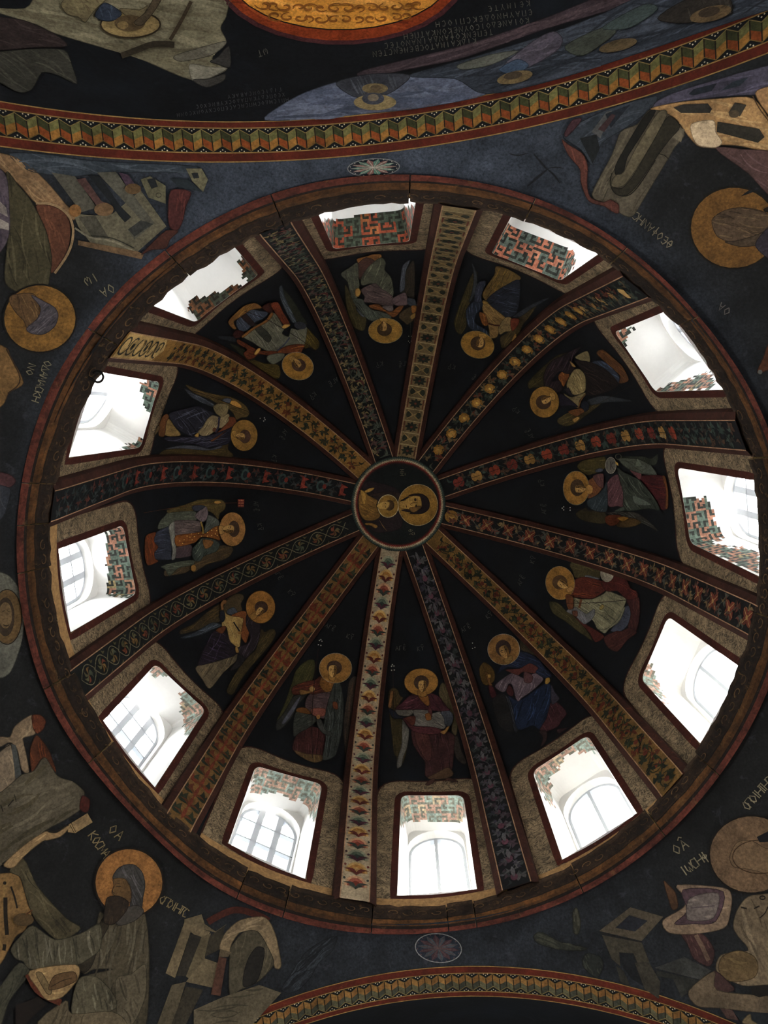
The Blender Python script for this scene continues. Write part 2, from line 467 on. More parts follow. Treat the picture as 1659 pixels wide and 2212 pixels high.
# ------------------------------------------------------------------ pendentives
QN = {0: 'wall_lower_right', 1: 'wall_lower_left', 2: 'wall_upper_left', 3: 'wall_upper_right'}
QL = {0: 'dark frescoed pendentive carrying the open book and tan-haloed poet',
      1: 'dark frescoed pendentive below the dome carrying the seated bearded writer', 2: 'dark frescoed pendentive with the turbaned saint hanging upside down',
      3: 'dark frescoed pendentive with the curved basin and pale building, upper right'}
DL = 1.075
for q in range(4):
    a0 = RZ + q * math.pi / 2; th = np.linspace(a0, a0 + math.pi / 2, 46); V = []; nrow = 16
    for t in th:
        d = np.array([math.cos(t), math.sin(t)]); rin = float(rA(t)[0]) - 0.006
        lim = 9.0
        for nv, dd in ((NV, DB), (-NV, DT), (AXV, DL), (-AXV, DL)):
            k = d @ nv[:2]
            if k > 1e-6: lim = min(lim, dd / k)
        lim = min(lim, RP - 0.004)
        b0 = math.asin(rin / RP); b1 = math.asin(lim / RP)
        for b in np.linspace(b0, b1, nrow):
            V.append((RP * math.sin(b) * d[0], RP * math.sin(b) * d[1], CZ + RP * math.cos(b)))
    F_ = [(i * nrow + j, (i + 1) * nrow + j, (i + 1) * nrow + j + 1, i * nrow + j + 1) for i in range(45) for j in range(nrow - 1)]
    V = np.array(V); vc = []
    for x in V:      # pigment: blue ground at the arch crowns and along the upper cornice, soot-black ground elsewhere
        up = -(x @ NV) / max(1e-6, np.hypot(x[0], x[1])); dist = np.hypot(x[0], x[1]) - 1.0
        b = max(0.0, (up - 0.80) / 0.20) ** 0.7 * 0.9 + max(0.0, up + 0.05) * math.exp(-max(0, dist) / 0.035) * 0.55 + max(0.0, (-up - 0.75) / 0.25) * 0.28
        b = min(1.0, b); vc.append(np.array(lg('0e0e0e')) * (1 - b) + np.array(lg('2a2f37')) * b)
    tag(mesh_obj(QN[q], V, F_, 'wall', smooth=True, vcols=vc), QL[q], 'pendentive', kind='structure')

# ------------------------------------------------------------------ arches round the dome bay, and the vaults beyond
def arch_pt(phi, e, nv, d, R, off=0.0):
    """phi from the crown (towards +across), e = distance beyond the dome bay"""
    phi = np.asarray(phi, float); e = np.asarray(e, float); av = AXV if abs(nv @ NV) > 0.5 else NV
    return C0 + np.multiply.outer((R - off) * np.sin(phi), av) + np.multiply.outer((R - off) * np.cos(phi), [0, 0, 1]) + np.multiply.outer(d + e, nv)
def arch_strip(name, nv, d, R, e0, e1, mat, parent=None, off=0.0, n=60, ph=1.52):
    p = np.linspace(-ph, ph, n); V = np.r_[arch_pt(p, np.full(n, e0), nv, d, R, off), arch_pt(p, np.full(n, e1), nv, d, R, off)]
    return mesh_obj(name, V, [(i, i + 1, n + i + 1, n + i) for i in range(n - 1)], mat, parent, smooth=True)
ARCH = {}
for nm, nv, d, R, lab in (('trim_2', -NV, DT, RAT, 'painted arch with a folded ribbon border between the dome bay and the vault with the gold disc'),
                     ('trim_3', NV, DB, RAB, 'painted arch with a folded ribbon border at the foot of the photo'),
                     ('trim_4', -AXV, DL, math.sqrt(RP ** 2 - DL ** 2), 'dark painted arch beside the left pendentives'),
                     ('trim_5', AXV, DL, math.sqrt(RP ** 2 - DL ** 2), 'dark painted arch beside the right pendentives')):
    side = abs(nv @ NV) < 0.5
    o = arch_strip(nm, nv, d, R, 0, 0.3 if side else AW, 'lowerwall' if side else 'web')
    tag(o, lab, 'arch', kind='structure'); ARCH[nm] = o
    if side:
        arch_strip('light_seal', nv, d, R, -0.05, 0.05, 'lowerwall', o, -0.052)  # unseen strip behind the side arch, added to stop sky light leaking in
    if not side:
        arch_strip('red_border', nv, d, R, 0.0, 0.020, 'archred', o, 0.0012); arch_strip('red_border', nv, d, R, AW - 0.014, AW, 'archred', o, 0.0012)
        arch_strip('light_seal', nv, d, R, -0.05, 0.05, 'lowerwall', o, -0.052); arch_strip('light_seal', nv, d, R, AW - 0.05, AW + 0.05, 'lowerwall', o, -0.052)  # hidden strips added behind both arch edges to block leaking sky light
for nm, nv, d, cc, RR, lab in (('ceiling_2', -NV, DT + AW, CT, RT2, 'dark frescoed vault of the next bay with pale scroll of heaven and gold disc'),
                          ('ceiling_3', NV, DB + AW, CB, RB2, 'dark vault beyond the arch at the foot of the photo')):
    V = []; ne, npz = 30, 49
    for e in np.linspace(0, 2 * A2T, ne):
        r = math.sqrt(RR ** 2 - (A2T - e) ** 2)
        for p in np.linspace(-1.5, 1.5, npz):
            V.append(C0 + AXV * (r * math.sin(p)) + nv * (d + e) + np.array([0, 0, r * math.cos(p)]))
    F_ = [(i * npz + j, i * npz + j + 1, (i + 1) * npz + j + 1, (i + 1) * npz + j) for i in range(ne - 1) for j in range(npz - 1)]
    tag(mesh_obj(nm, V, F_, 'vault', smooth=True), lab, 'vault', kind='structure')

# ------------------------------------------------------------------ the chapel below: floor and outer walls with unseen lower windows sized for fill light
ZF = -ZC / S
def frame_pt(a, n, z): return AXV * a + NV * n + np.array([0, 0, z])
LX = DL + 0.3; YT = -(DT + AW + 2 * A2T); YB = DB + AW + 2 * A2T
tag(mesh_obj('floor', [frame_pt(-LX - .1, YT - .1, ZF), frame_pt(LX + .1, YT - .1, ZF), frame_pt(LX + .1, YB + .1, ZF), frame_pt(-LX - .1, YB + .1, ZF)], [(0, 1, 2, 3)], 'floor'), 'pale worn stone chapel floor', 'floor', kind='structure')
FILLW, FILLH = 0.30, 0.60  # unseen openings, sized by how much daylight should fill the vaults from below
def side_wall(nm, sgn, lab):
    zt = 0.35; outer = [(YT - .1, ZF), (YB + .1, ZF), (YB + .1, zt), (YT - .1, zt)]; holes = []
    for c in (-2.0, -0.42, 0.0, 0.42, 2.0):
        w = FILLW / 2; b = -1.75
        holes.append(np.array([(c - w, b), (c + w, b), (c + w, b + FILLH)] + [(c + w * math.cos(t), b + FILLH + w * math.sin(t)) for t in np.linspace(0.3, 2.84, 8)] + [(c - w, b + FILLH)]))
    v, f = tri(np.array(outer), 0.4, holes); o = mesh_obj(nm, [frame_pt(sgn * LX, p[0], p[1]) for p in v], f, 'lowerwall')
    tag(o, lab, 'wall', kind='structure')
side_wall('wall_left', -1, 'chapel side wall with unseen windows added for fill light beyond the left arch'); side_wall('wall_right', 1, 'chapel side wall with unseen windows added for fill light beyond the right arch')
for nm, y, lab in (('wall_front', YT, 'end wall of the chapel beyond the gold disc vault'), ('wall_back', YB, 'end wall of the chapel beyond the foot arch')):
    tag(mesh_obj(nm, [frame_pt(-LX, y, ZF), frame_pt(LX, y, ZF), frame_pt(LX, y, 0.1), frame_pt(-LX, y, 0.1)], [(0, 1, 2, 3)], 'lowerwall'), lab, 'wall', kind='structure')

# ------------------------------------------------------------------ dome windows
REV = 0.125
def reveal_maps(o):
    """inner outline -> function (outline index, depth share 0..1) -> point"""
    ol = opening(o); c = o['c']; P = dpts(ol); dirv = np.array([math.cos(c), math.sin(c), 0]); side = np.array([-math.sin(c), math.cos(c), 0])
    cen = P.mean(0); u = (P - cen) @ side; z = P[:, 2]
    rr = R0 + REV
    um = (u.max() + u.min()) / 2; zs, zh = z.min(), z.max()
    uo = um + (u - um) * 0.90; zo = zs + (z - zs) * 0.97 + 0.004
    base = cen - dirv * (cen @ dirv) - np.array([0, 0, cen[2]])
    Q = base + np.outer(uo, side) + np.outer(zo, [0, 0, 1]) + dirv * rr
    return ol, P, Q, dirv, side, base
WOBJ = []
def tube_between(a, b, w, t, side, up):
    """box bar from a to b; w across, t deep along dirv"""
    pass
def build_window(i, label, bars):
    o = OPEN[i]; ol, P, Q, dirv, side, base = reveal_maps(o); n = len(ol)
    wob = empty('window_%d' % (i + 1), W(P.mean(0)))
    tag(wob, label, 'window', kind='structure')
    # reveal, three rows
    rows = [P + (Q - P) * t for t in (0, 0.33, 0.66, 1.0)]
    V = np.concatenate(rows); F_ = [(r * n + j, r * n + (j + 1) % n, (r + 1) * n + (j + 1) % n, (r + 1) * n + j) for r in range(3) for j in range(n)]
    rv = mesh_obj('reveal', V, F_, 'plaster', wob)
    # end plate with an arched opening
    uq = (Q - base) @ side; zq = Q[:, 2]; rr = R0 + REV
    um, hw = (uq.max() + uq.min()) / 2, (uq.max() - uq.min()) / 2 * 0.93; zb = zq.min() + 0.012; zt = zq.max() - 0.012
    arc = [(um - hw, zb)] + [(um - hw * math.cos(t), (zt - hw) + hw * math.sin(t)) for t in np.linspace(0, math.pi, 15)] + [(um + hw, zb)]
    v, f = tri(np.c_[uq, zq], 0.06, [np.array(arc)], 0.06)
    def pl(v, r): v = np.asarray(v); return base + np.outer(v[:, 0], side) + np.outer(v[:, 1], [0, 0, 1]) + dirv * r
    k = len(v); V = list(pl(v, rr)); F_ = [tuple(t) for t in f]
    m = len(arc); V += list(pl(arc, rr)) + list(pl(arc, rr + 0.045)); F_ += [(k + j, k + (j + 1) % m, k + m + (j + 1) % m, k + m + j) for j in range(m)]
    mesh_obj('arched_surround', V, F_, 'plaster', wob)
    # timber frame, glazing bars, panes
    def bar(name, pts, w, d, parent):
        p, fq = ribbon(np.array(pts), w); mm = len(p)
        VV = np.r_[pl(p, rr + 0.03), pl(p, rr + 0.03 + d)]; FF = list(fq) + [tuple(x + mm for x in q[::-1]) for q in fq]; h = mm // 2
        loop = list(range(h)) + list(range(mm - 1, h - 1, -1))
        FF += [(loop[j], loop[(j + 1) % mm], loop[(j + 1) % mm] + mm, loop[j] + mm) for j in range(mm)]
        return mesh_obj(name, VV, FF, 'whitewood', parent)
    frm = bar('frame', arc + [arc[0]], 0.02, 0.02, wob)
    vert, hor, vw = bars
    xs = [um - hw + 2 * hw * (j + 1) / (vert + 1) for j in range(vert)]
    for x in xs:
        top = (zt - hw) + math.sqrt(max(0, hw * hw - (x - um) ** 2)); bar('mullion', [(x, zb), (x, top)], vw, 0.02, frm)
    zs = [zb + (zt - zb) * (j + 1) / (hor + 1) for j in range(hor)]
    for z in zs:
        h = hw if z < zt - hw else math.sqrt(max(0, hw * hw - (z - zt + hw) ** 2)); bar('glazing_bar', [(um - h, z), (um + h, z)], 0.0075, 0.014, frm)
    v, f = tri(np.array(arc), 0.2, (), 0.2)
    pane = mesh_obj('pane', pl(v, rr + 0.047), f, 'glass', frm)
    # marbled surround painted on the web, sill strip, red outline
    og = opening(o, 0.088, 0.03); og[:, 1] = np.maximum(og[:, 1], 0.066)
    v, f = tri(og, 0.045, [ol]); mesh_obj('marbled_surround', dpts(v, 0.0012), f, 'marble', wob)
    for (lp, w, mt, of, nm, cl) in ((opening(o, 0.012), 0.022, 'red', 0.002, 'red_outline', True), (np.r_[[og[0]], og[1:-1], [og[-1]]], 0.006, 'ribred', 0.002, 'dark_outline', False)):
        d = densify(lp, 0.04, cl); v, f = ribbon(d, w, cl); mesh_obj(nm, dpts(v, of), f, mt, wob)
    s0 = min(ol[0][1], ol[-1][1]); a, b = og[0][0], og[-1][0]
    tb = np.linspace(a, b, 14); v = np.r_[np.c_[tb, np.full(14, 0.064)], np.c_[tb, np.full(14, s0 - 0.016)]]
    mesh_obj('sill_strip', dpts(v, 0.0024), [(j, j + 1, 14 + j + 1, 14 + j) for j in range(13)], 'sillwall', wob)
    WOBJ.append((wob, rv)); return wob
WL = ['white blown-out dome window straight below the Virgin medallion, with one faint mullion', 'arched dome window with a full grid of panes, just left of the scallop rib',
      'dome window at lower left showing a tilted grid of panes', 'dome window at far left with panes and a red and green key soffit',
      'bright dome window at upper left beside the iron hook', 'dome window at upper left with the broken pale plaster soffit',
      'dome window at the top with dark key pattern soffit behind the cornice', 'dome window at upper right with vivid red and green key soffit',
      'dome window at upper right with plain white soffit', 'dome window at far right with panes and key pattern on its lower half',
      'overexposed dome window at lower right, the largest white one near the frame edge', 'overexposed dome window at lower right with sun glare at its corner']
WB = [(1, 0, .012), (2, 4, .022), (2, 4, .022), (2, 4, .022), (1, 2, .014), (1, 2, .014), (1, 2, .014), (1, 2, .014), (1, 2, .014), (2, 4, .022), (1, 0, .012), (1, 0, .012)]
for i in range(12):
    build_window(i, WL[i], WB[i])

# ------------------------------------------------------------------ ribs
RIBO = []
RL = ['rib with stacked coloured scallop shells on beige, straight below the medallion', 'black rib with grey purple leaves, right of the scallop rib', 'ochre rib with dark vine leaves, to the lower right',
      'black rib with red and green cross flowers and a gold rosette at its tip, far right', 'black rib with red orange lobed blossoms, upper of the two on the far right', 'black rib dotted with round gold rosettes, to the upper right',
      'pale chequered rib with small dark crosses, running to the top', 'black rib with grey green scrolls, to the upper left of the top rib', 'gold rib with dark foliage and pale foot, to the upper left',
      'black rib with red tulip motifs, running level to the left', 'black rib with looping white vine circles, to the lower left', 'ochre rib with dark leaves and red flowers, between the two lower left windows']
GROUND = ['8a7a62', '0c0c0d', '5a421f', '0d0c0c', '0c0c0d', '0c0c0c', '6a5a3c', '0d0e0e', '6e4f24', '0b0c0d', '0d0e0d', '5c4322']
def rib_pt(k, s, x, off):
    """point on rib k: arc coordinate s, across offset x (units), standing off from the web"""
    s = np.asarray(s, float); x = np.asarray(x, float); a = rib_az(k, s)
    P = dome_s(s, a, off); c = np.stack([-np.sin(a), np.cos(a), np.zeros_like(a)], -1)
    return P + c * x[..., None]
for k in range(12):
    root = empty('trim_%d' % (6 + k), W(rib_pt(k, np.array([0.3]), np.array([0.0]), RD)[0]))
    tag(root, RL[k], 'rib', kind='structure')
    sv = np.linspace(0.05, SCR + 0.03, 56); n = len(sv)
    hw = np.full(n, HW); ed = 0.020
    hwout = np.minimum(hw + ed, np.maximum(hw + 0.004, R0 * np.cos(np.clip(sv - ZS, 0, 2)) * math.pi / 12 + 0.004))
    cols = [(-hwout - 0.006, -0.01), (-hwout, RD * 0.75), (-hw - 0.003, RD), (hw + 0.003, RD), (hwout, RD * 0.75), (hwout + 0.006, -0.01)]
    V = np.concatenate([rib_pt(k, sv, np.full(n, 0.0) + x, of) for x, of in cols])
    F_ = [(c * n + j, c * n + j + 1, (c + 1) * n + j + 1, (c + 1) * n + j) for c in range(5) for j in range(n - 1)]
    mesh_obj('body', V, F_, 'ribred', root)
    V = np.concatenate([rib_pt(k, sv, np.full(n, x), RD + 0.0012) for x in (-HW, 0, HW)]); 
    band = mesh_obj('painted_band', V, [(c * n + j, c * n + j + 1, (c + 1) * n + j + 1, (c + 1) * n + j) for c in range(2) for j in range(n - 1)], 'fresco', root, [lg(GROUND[k])] * (2 * (n - 1)))
    for sg in (-1, 1):
        V = np.concatenate([rib_pt(k, sv, np.full(n, sg * x), RD + 0.002) for x in (HW - 0.0016, HW + 0.0016)])
        mesh_obj('edge_line', V, [(j, j + 1, n + j + 1, n + j) for j in range(n - 1)], 'fresco', band, [lg('8a6a50')] * (n - 1))
    RIBO.append(band)

# ------------------------------------------------------------------ fresco painting: shapes traced on the photograph and laid on the surface they are painted on
def dome_rib_surface(px): return hit_dome(px, RD + 0.002)
SURF['crown'] = dome_rib_surface
STEP = {'dome': 12, 'crown': 12}
class Part:
    """shapes of one painted part; pixels are laid on the surface in one go"""
    def __init__(self, surf):
        self.surf = surf; self.items = []; self.n = 0
    def add(self, v2, f, col, lay):
        v2 = np.asarray(v2, float); self.items.append((v2, f, col, lay)); self.n += len(v2)
    def clusters(self):
        """separate pieces (by overlapping boxes); small bits go with the nearest big piece"""
        bb = [(v.min(0) - 1.5, v.max(0) + 1.5) for v, f, c, l in self.items]; m = len(bb); par = list(range(m))
        def find(i):
            while par[i] != i: i = par[i]
            return i
        for i in range(m):
            for j in range(i):
                if (bb[i][0] <= bb[j][1]).all() and (bb[j][0] <= bb[i][1]).all(): par[find(i)] = find(j)
        g = {}
        for i in range(m): g.setdefault(find(i), []).append(i)
        g = list(g.values())
        area = [max(np.prod(bb[i][1] - bb[i][0]) for i in q) for q in g]
        big = [q for q, a in zip(g, area) if a > 130] or [max(g, key=len)]
        cen = [np.mean([(bb[i][0] + bb[i][1]) / 2 for i in q], 0) for q in big]
        for q in g:
            if not any(q is b for b in big):
                c = np.mean([(bb[i][0] + bb[i][1]) / 2 for i in q], 0); k = int(np.argmin([np.hypot(*(c - x)) for x in cen])); big[k] = big[k] + q
        return big
    def solve(self):
        v = np.concatenate([i[0] for i in self.items]); P, Nn = SURF[self.surf](v)
        lay = np.concatenate([np.full(len(i[0]), i[3]) for i in self.items]); D = CAM - P; D /= np.linalg.norm(D, axis=1)[:, None]; P = P + D * ((0.0012 + 0.00022 * lay) / np.maximum(0.35, (D * Nn).sum(1)))[:, None]
        self.P = []; k = 0
        for i in self.items:
            self.P.append(P[k:k + len(i[0])]); k += len(i[0])
        return P
    def build(self, name, mat, parent, split=True):
        out = []
        for q in (self.clusters() if split else [list(range(len(self.items)))]):
            V = []; F_ = []; C_ = []; n = 0
            for i in q:
                v, f, c, l = self.items[i]; V.append(self.P[i]); F_ += [tuple(int(x) + n for x in t) for t in f]; C_ += [c] * len(f); n += len(v)
            out.append(mesh_obj(name, np.concatenate(V), F_, mat, parent, C_))
        return out
class Fig:
    """one painted thing: a text of parts and shapes in the pixels of a magnified view"""
    def __init__(self, name, label, surf, region, width, text, cat='fresco', group=None, parent=None, gain=1.0, kind=None):
        self.x0, self.y0 = region[0], region[1]; self.k = (region[2] - region[0]) / width; self.surf = surf; self.gain = gain; self.mix = 0.8 if surf == 'dome' else 0.6
        self.lay = 0; self.last = None
        parts = []; cur = None
        for ln in text.strip().splitlines():
            w = ln.split()
            if not w: continue
            if w[0] == 'part':
                cur = (w[1], w[2] if len(w) > 2 else 'fresco', Part(surf), None); parts.append(cur)
            elif w[0] == 'face':
                sub = ('face', 'fresco', Part(surf), cur[2]); parts.append(sub); self.item(sub[2], w)
            else:
                self.item(cur[2], w)
        parts = [p for p in parts if p[2].n]
        allv = np.concatenate([p[2].solve() for p in parts]); c = allv.mean(0)
        if parent is None:
            self.root = empty(name, W(allv[np.argmin(np.linalg.norm(allv - c, axis=1))])); tag(self.root, label, cat, group, kind)
        else:
            self.root = parent
        for nm, mt, p, up in parts:
            p.objs = p.build(nm, mt, self.root if up is None or not hasattr(up, 'objs') else up.objs[0], up is None)
    def pts(self, ws):
        return np.array([[self.x0 + float(a) * self.k, self.y0 + float(b) * self.k] for a, b in (q.split(',') for q in ws)])
    def col(self, h): return np.array(lin(h, G * self.gain))
    def poly(self, part, p, col):
        self.lay += 1; self.last = p; self.lastc = col
        ext = p.max(0) - p.min(0); st = STEP.get(self.surf, 18)
        v, f = tri(p, st, (), min(st, max(2.0, ext.max() / 14)))
        part.add(v, f, col, self.lay)
    def stroke(self, part, p, w, col, taper=True, inc=1):
        self.lay += inc; p = chaikin(p, False, 2) if len(p) > 2 else densify(p, 8, False)
        p = densify(p, 14, False)
        ww = w * (0.35 + 0.65 * np.sin(np.linspace(0.12, math.pi - 0.12, len(p)))) if taper else w
        v, f = ribbon(p, ww); part.add(v, f, col, self.lay)
    def ell(self, cx, cy, rx, ry, rot=0, n=30):
        t = np.linspace(0, 2 * math.pi, n, endpoint=False); a = math.radians(rot)
        x, y = rx * np.cos(t), ry * np.sin(t)
        return np.c_[self.x0 + (cx + x * math.cos(a) - y * math.sin(a)) * self.k, self.y0 + (cy + x * math.sin(a) + y * math.cos(a)) * self.k]
    def item(self, part, w):
        k = w[0]
        if k == 'c':
            self.poly(part, self.ell(*map(float, w[2:])), self.col(w[1]))
        elif k == 'o':
            e = self.ell(*map(float, w[3:])); self.lay += 1; v, f = ribbon(e, float(w[2]) * self.k, True); part.add(v, f, self.col(w[1]), self.lay)
        elif k == 'p':
            q = spline(self.pts(w[2:])); c = self.col(w[1]); self.poly(part, q, c)
            v, f = ribbon(q, 1.1 if self.surf in ('dome', 'crown') else 1.5, True); self.lay += 1; part.add(v, f, c * 0.4, self.lay)
        elif k == 'q':
            self.poly(part, self.pts(w[2:]), self.col(w[1]))
        elif k == 'l':
            self.stroke(part, self.pts(w[3:]), float(w[2]) * self.k, self.col(w[1]))
        elif k == 's':
            self.stroke(part, self.pts(w[3:]), float(w[2]) * self.k, self.col(w[1]), False)
        elif k == 'd':      # drapery: n brush strokes along a direction inside the last shape
            col = self.col(w[1]); wd = float(w[2]) * self.k; n = int(w[3]); d = np.array([float(x) for x in w[4].split(',')]); L = np.hypot(*d); d = d / L
            poly = self.last; mn, mx = poly.min(0), poly.max(0); size = (mx - mn).max(); got = 0; tries = 0; nn = np.array([-d[1], d[0]])
            self.lay += 1
            while got < n and tries < n * 6:
                tries += 1
                c = mn + (mx - mn) * np.array([rnd.random(), rnd.random()]); ln = size * rnd.uniform(0.18, 0.5); bend = rnd.uniform(-0.15, 0.15) * ln
                t = np.linspace(-0.5, 0.5, 9); q = c + np.outer(t * ln, d) + np.outer(bend * (0.25 - t * t) * 4, nn)
                ok = inpoly(q, poly); 
                if ok.sum() < 5: continue
                i0 = int(np.argmax(ok)); i1 = i0
                while i1 + 1 < 9 and ok[i1 + 1]: i1 += 1
                if i1 - i0 < 3: continue
                self.stroke(part, q[i0:i1 + 1], wd * rnd.uniform(0.6, 1.3), (col * self.mix + self.lastc * (1 - self.mix)) * rnd.uniform(0.8, 1.15), True, 0); got += 1
        elif k == 'dots':
            for p in self.pts(w[3:]):
                r = float(w[2]) * self.k; self.lay += 1; t = np.linspace(0, 2 * math.pi, 7)[:-1]
                part.add(np.c_[p[0] + r * np.cos(t), p[1] + r * np.sin(t)], [tuple(range(6))], self.col(w[1]), self.lay)
        elif k == 'face':   # face cx cy height angle(deg of the crown of the head, 0 = up in the picture, clockwise) [skin]
            cx, cy, h, ang = map(float, w[1:5]); sk = w[5] if len(w) > 5 else '8a6a3c'; a = math.radians(ang)
            def X(u, v): return '%f,%f' % (cx + h * (u * math.cos(a) - v * math.sin(a)), cy + h * (u * math.sin(a) + v * math.cos(a)))
            P_ = lambda L: ' '.join(X(u, v) for u, v in L)
            self.item(part, ('p ' + sk + ' ' + P_([(-.3, -.4), (0, -.52), (.3, -.4), (.36, -.05), (.27, .3), (.08, .52), (-.08, .52), (-.27, .3), (-.36, -.05)])).split())
            self.item(part, ('p 4a3418 ' + P_([(.12, -.42), (.34, -.3), (.38, 0), (.27, .32), (.1, .5), (.16, .1)])).split())
            self.item(part, ('l 1e120a %f ' % (h * .075) + P_([(-.27, -.13), (-.15, -.19), (-.04, -.13)])).split())
            self.item(part, ('l 1e120a %f ' % (h * .075) + P_([(.06, -.13), (.17, -.19), (.28, -.12)])).split())
            self.item(part, ('l 140c08 %f ' % (h * .085) + P_([(-.24, -.03), (-.08, -.03)])).split())
            self.item(part, ('l 140c08 %f ' % (h * .085) + P_([(.08, -.03), (.24, -.03)])).split())
            self.item(part, ('l 3a2412 %f ' % (h * .06) + P_([(.03, -.1), (.06, .14), (-.04, .19)])).split())
            self.item(part, ('l 4a1c10 %f ' % (h * .07) + P_([(-.1, .31), (.1, .31)])).split())

GLYPH = {  # painted uncials as strokes in a unit cell (x right, y up)
 'A': '0,0 .5,1 1,0;.2,.4 .8,.4', 'B': '0,0 0,1 .7,.9 .7,.6 0,.5 .8,.4 .8,.1 0,0', 'G': '0,0 0,1 .8,1', 'D': '0,0 .5,1 1,0 0,0', 'E': '.9,.9 .3,1 0,.5 .3,0 .9,.1;0,.5 .7,.5',
 'Z': '0,1 1,1 0,0 1,0', 'H': '0,0 0,1;1,0 1,1;0,.5 1,.5', 'Q': '.5,0 0,.5 .5,1 1,.5 .5,0;.1,.5 .9,.5', 'I': '.5,0 .5,1', 'K': '0,0 0,1;.9,1 0,.5 .9,0', 'L': '0,0 .5,1 1,0',
 'M': '0,0 .1,1 .5,.3 .9,1 1,0', 'N': '0,0 0,1 1,0 1,1', 'O': '.5,0 0,.5 .5,1 1,.5 .5,0', 'P': '0,0 0,1 1,1 1,0', 'R': '0,-.2 0,1 .8,.85 .7,.5 0,.45', 'C': '.9,.9 .3,1 0,.5 .3,0 .9,.1', 'T': '.5,0 .5,1;0,1 1,1',
 'V': '0,1 .5,.45 1,1;.5,.45 .5,0', 'F': '.5,-.2 .5,1;.5,.3 .1,.5 .5,.7 .9,.5 .5,.3', 'X': '0,0 1,1;0,1 1,0', 'Y': '0,1 .5,.5 1,1;.5,.5 .5,0', 'W': '.1,.9 0,.3 .3,0 .5,.5 .7,0 1,.3 .9,.9', 'U': '0,1 .1,.2 .5,0 .9,.2 1,1', 'S': '.9,.9 .2,1 .1,.6 .8,.4 .7,0 0,.1',
 '-': '0,1.25 1,1.25', '^': '.1,1.15 .5,1.4 .9,1.15', "'": '.4,1.1 .6,1.4', '.': '.45,0 .55,.1'}
def lettering(part, fig, s, x, y, h, ang, col, adv=0.85, wd=0.6, stroke=0.115):
    """s written from (x, y) (photograph pixels, baseline start); ang = direction of writing, degrees clockwise from right"""
    a = math.radians(ang); ux, uy = math.cos(a), math.sin(a); vx, vy = math.sin(a), -math.cos(a); pen = 0.0
    for ch in s:
        if ch == ' ':
            pen += h * adv * 0.8; continue
        up = ch in "-^'"
        if up: pen -= h * adv
        for st in GLYPH[ch].split(';'):
            p = np.array([[float(q) for q in c.split(',')] for c in st.split()]); jx = pen + p[:, 0] * h * wd; jy = p[:, 1] * h
            pts = np.c_[x + jx * ux + jy * vx, y + jx * uy + jy * vy] + nr.uniform(-0.03, 0.03, (len(p), 2)) * h
            fig.lay += 1; v, f = ribbon(pts, h * stroke); part.add(v, f, lin(col, G * 0.5), fig.lay % 5 + 2)
        pen += h * adv
class Lines:
    """an inscription: one thing, one mesh"""
    def __init__(self, name, label, surf, rows, col, group=None, parent=None):
        self.lay = 0; p = Part(surf)
        for r in rows:
            s, x, y, h, a = r[:5]; lettering(p, self, s, x, y, h, a, col, *(r[5:]))
        p.solve(); o = p.build(name, 'fresco', parent, False)[0]
        if parent is None: tag(o, label, 'inscription', group)

